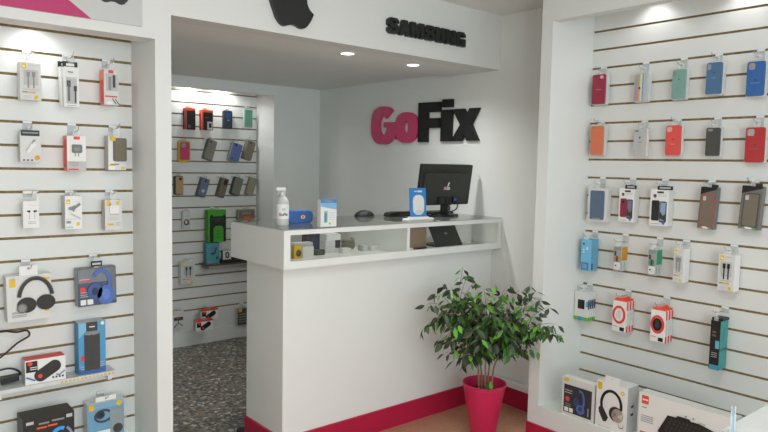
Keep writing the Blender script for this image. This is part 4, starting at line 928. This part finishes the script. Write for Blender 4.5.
def leaf(p, d, L, wd, m):
    d = d.normalized(); side = d.cross(Vector((0,0,1)))
    if side.length < .05: side = Vector((1,0,0))
    side.normalize(); a = rng.uniform(0, 2*PI); q_ = Matrix.Rotation(a*.35-.5+rng.uniform(-.8,.8), 3, d)
    side = q_ @ side; nn = side.cross(d).normalized()
    prof = [(0,.0),(.12,.35),(.35,.95),(.6,.85),(.85,.35),(1.0,0)]
    vs = []; fs = []
    for i, (t, ww) in enumerate(prof):
        c = p + d*L*t - nn*L*.12*t*t
        vs += [c - side*wd*ww*.5 + nn*wd*.12*ww, c, c + side*wd*ww*.5 + nn*wd*.12*ww]
    for i in range(5):
        k_ = i*3; fs += [[k_,k_+1,k_+4,k_+3],[k_+1,k_+2,k_+5,k_+4]]
    fol.add(vs, fs, m)
def branch(a, b, sag, dens=1.0, bright=.2):
    mid = (a+b)/2 + Vector((0,0,sag))
    n = max(6, int((b-a).length/.02)); P = [a*(1-t)**2 + mid*2*t*(1-t) + b*t*t for t in [i/n for i in range(n+1)]]
    if not all(okp(p_) for p_ in P): return False
    tw.tube(P, [.0022-.0013*i/n for i in range(n+1)], BARK, 5)
    for i in range(int(n*.22), n+1):
        if rng.random() > .9*dens: continue
        t = (P[min(i+1,n)]-P[max(i-1,0)]).normalized()
        sd = t.cross(Vector((0,0,1))); sd = sd.normalized() if sd.length > .1 else Vector((1,0,0))
        d = t*.5 + sd*(.7 if i % 2 else -.7) + Vector((0,0,-.85+rng.uniform(-.4,.45))) + Vector((rng.uniform(-.3,.3),rng.uniform(-.3,.3),0))
        x_ = rng.random()
        m = LEAF[3] if x_ < bright*.4 else LEAF[2] if x_ < bright*1.2 else LEAF[1] if x_ < .6 else LEAF[0]
        L = rng.uniform(.048,.07); st = P[i] + d.normalized()*.012
        if okp(st + d.normalized()*L): leaf(st, d, L, L*rng.uniform(.38,.5), m)
    return True
def tip(px, py, d_):                       # a twig end given by how far it reaches sideways, out and up
    D = 3.69-d_; r_ = (px-384)/652.5*D - .554
    q3 = loc3(r_, d_, 0); zz = S - ((py-216)/652.5*D + .0344*(q3.x+PX) + .0722*(q3.y+PY))/.9968
    return loc3(r_, d_, zz)
TIPS = [(457,266,.02),(462,274,.05),(470,281,.0),(446,287,.05),(430,292,.02),(437,284,.0),(422,304,.08),(417,330,.1),(428,322,.12),(436,338,.05),(440,312,.1),(447,338,.1),(450,348,.1),(457,354,.12),(465,300,.15),
 (490,284,.05),(478,288,.1),(503,284,.06),(514,290,.1),(524,284,.16),(530,290,.2),(522,302,.2),(535,298,.24),(544,306,.3),(551,324,.33),(558,336,.36),(541,332,.3),(528,342,.25),(520,350,.2),(512,348,.2),(503,345,.22),(495,352,.2),(482,345,.25),(475,350,.22),(470,330,.25),(487,315,.28),(500,320,.28),(512,325,.25),(460,335,.2),(450,325,.18)]
for px, py, d_ in TIPS:
    b_ = tip(px, py, d_); a = min(tops, key=lambda p: (loc3(p.x,p.y,p.z)-b_).length + (.25 if p.z > b_.z+.1 else 0))
    a = loc3(a.x, a.y, a.z); sg_ = .06 if b_.z > .6 else .16
    branch(a, b_, sg_, 1, .25)
cnt = 0
while cnt < 85:
    r_ = rng.uniform(-.30,.30); z_ = rng.uniform(.50,.86); d_ = rng.uniform(-.12,.3)
    if (r_/.32)**2 + ((z_-.66)/.22)**2 > 1: continue
    b_ = loc3(r_, d_, z_); tp = rng.choice(tops); a = loc3(tp.x, tp.y, tp.z)
    if (b_-a).length < .1 or (b_-a).length > .34: continue
    if branch(a, b_, rng.uniform(.02,.12), .95, .22): cnt += 1
for i in range(5):
    a_ = rng.uniform(0,2*PI); leaf(Vector((-.05+.03*math.cos(a_),-.05+.03*math.sin(a_),zr+.03)), Vector((-.3,-.3,-.6+rng.random()*.3)), .06, .026, LEAF[1 if i else 3])
fo = fol.build('foliage', pl)
for p_ in fo.data.polygons: p_.use_smooth = True
tw.build('twigs', pl)

# ------------------------------------------------------------------ foreground table
tb = empty('display_table', (2.15, .42, 0), label='white table corner in the right foreground', cat='table')
ZTB = .899
MB().box(-.455, .5, -.25, .254, ZTB-.03, ZTB, cm('#bfc1bd')).build('tabletop', tb, bevel=.002)
for sx in (-.4, .45):
    for sy in (-.2, .2): MB().box(sx-.02, sx+.02, sy-.02, sy+.02, 0, ZTB-.03, WIRE).build('leg', tb)
hd = empty('card_holder', (1.688, .644, ZTB), math.atan2(.66, 1.7), label='clear upright card holder seen edge on at the table corner', cat='card holder')
mb = MB(); mb.box(-.05,.02,-.0055,-.0025,.002,.066,FROST); mb.box(-.05,.02,.0025,.0055,.002,.066,FROST); mb.box(-.05,.02,-.018,.018,0,.003,FROST); mb.build('holder', hd)
MB().box(-.048,.018,-.002,.002,.003,.062,cm('#8fc1e3')).build('card', hd)
fl = empty('leaflet', (1.86, .53, ZTB), .3, label='blue leaflet lying on the foreground table', cat='leaflet')
MB().box(-.05,.06,-.06,.06,0,.001,cm('#2f8fd8')).build('sheet', fl)
mt = empty('floor_mat', (1.82, 3.0, 0), label='black rubber mat on the dark floor behind the counter end', cat='mat')
MB().flat(rrect(-.1,.18,-.06,.35,.03), 0, .012, MATTE).build('mat', mt)

# ------------------------------------------------------------------ lamps
def downlight(x, y, z, label, group, power, size=R_(75), r0=.04, blend=.6, col=(.97,.98,.97), tilt=(0,0,0)):
    r = empty('downlight', (x, y, z), label=label, cat='lamp', group=group)
    mb = MB(); ringp = [(r0*1.25,-.003),(r0*1.25,0),(r0*.95,0),(r0*.95,-.004),(r0*1.25,-.003)]; mb.lathe(ringp, WHITE, 24); mb.build('trim_ring', r)
    mb = MB(); mb.flat(oval(0,0,r0*.95,r0*.95,24), -.002, 0, LAMP); mb.build('diffuser', r)
    ld = bpy.data.lights.new('downlight_beam', 'SPOT'); ld.energy = power; ld.spot_size = size; ld.spot_blend = blend; ld.shadow_soft_size = .03; ld.color = col
    lo = bpy.data.objects.new('downlight_beam', ld); COL.objects.link(lo); lo.location = (x+0, y, z-.012); lo.rotation_euler = tilt
    return r
GA = 'downlights in the alcove ceiling'
downlight(2.264, 3.046, ZH, 'left recessed downlight in the alcove ceiling', GA, 30, R_(155), .04, 1)
downlight(2.805, 3.082, ZH, 'right recessed downlight in the alcove ceiling', GA, 30, R_(155), .04, 1)
GN = 'downlights over the right slatwall'
zt_ = 1.60*S
downlight(3.25, 1.77, zt_, 'far downlight over the right slatwall', GN, 2.6, R_(130), .035)
downlight(3.25, 1.31, zt_, 'near downlight over the right slatwall', GN, 2.6, R_(130), .035)
downlight(.66, 3.06, 1.364*S, 'downlight over the left slatwall', 'downlights over the left slatwall', 3.4, R_(165), .03, 1)
GK = 'downlights over the back slatwall'
for x_, n_ in ((2.24,'left'),(2.52,'right')): downlight(x_, YK-.07, ZA, '%s small downlight above the back slatwall' % n_, GK, 8.5, R_(160), .03)
r = empty('ceiling_light', (1.3, .75, ZC), label='large square ceiling light over the shop floor', cat='lamp')
MB().box(-.45,.45,-.45,.45,-.03,0,WHITE).build('frame', r); MB().box(-.42,.42,-.42,.42,-.034,-.03,LAMP).build('diffuser', r)
def area(name, loc, rot, sx, sy, e, col):
    l_ = bpy.data.lights.new(name, 'AREA'); l_.shape = 'RECTANGLE'; l_.size = sx; l_.size_y = sy; l_.energy = e; l_.color = col
    o = bpy.data.objects.new(name, l_); COL.objects.link(o); o.location = loc; o.rotation_euler = rot
    return o
area('ceiling_light_glow', (1.3, .75, ZC-.05), (0,0,0), .8, .8, 7, (.92,.97,1))
area('shopfront_daylight', (2.1, -1.48, 1.45), (R_(90),0,0), 1.5, 1.7, 15, (.895,.975,1))
area('shopfront_daylight', (.1, -1.48, 1.45), (R_(90),0,0), 1.8, 1.7, 83, (.895,.975,1))
wd = bpy.data.worlds.new('daylight'); scene.world = wd; wd.use_nodes = True
wd.node_tree.nodes['Background'].inputs[0].default_value = (.8,.9,1,1); wd.node_tree.nodes['Background'].inputs[1].default_value = .85

# ------------------------------------------------------------------ camera
cd = bpy.data.cameras.new('camera'); cam = bpy.data.objects.new('camera', cd); COL.objects.link(cam)
cd.sensor_width = 36; cd.lens = 652.5/768*36; cd.clip_start = .02
right = Vector((0.76623593,-0.64224668,0.02004272)); down = Vector((-0.03443233,-0.07218691,-0.9967966)); fwd = Vector((0.64163613,0.76309125,-0.07742625))
mw = Matrix.Identity(4)
for i, v in enumerate((right, -down, -fwd)):
    for j in range(3): mw[j][i] = v[j]
mw.translation = Vector((0,0,S)); cam.matrix_world = mw
scene.camera = cam
vs_ = scene.view_settings
vs_.view_transform = 'Standard'; vs_.look = 'None'; vs_.gamma = 1; vs_.use_curve_mapping = False
vs_.exposure = -.17
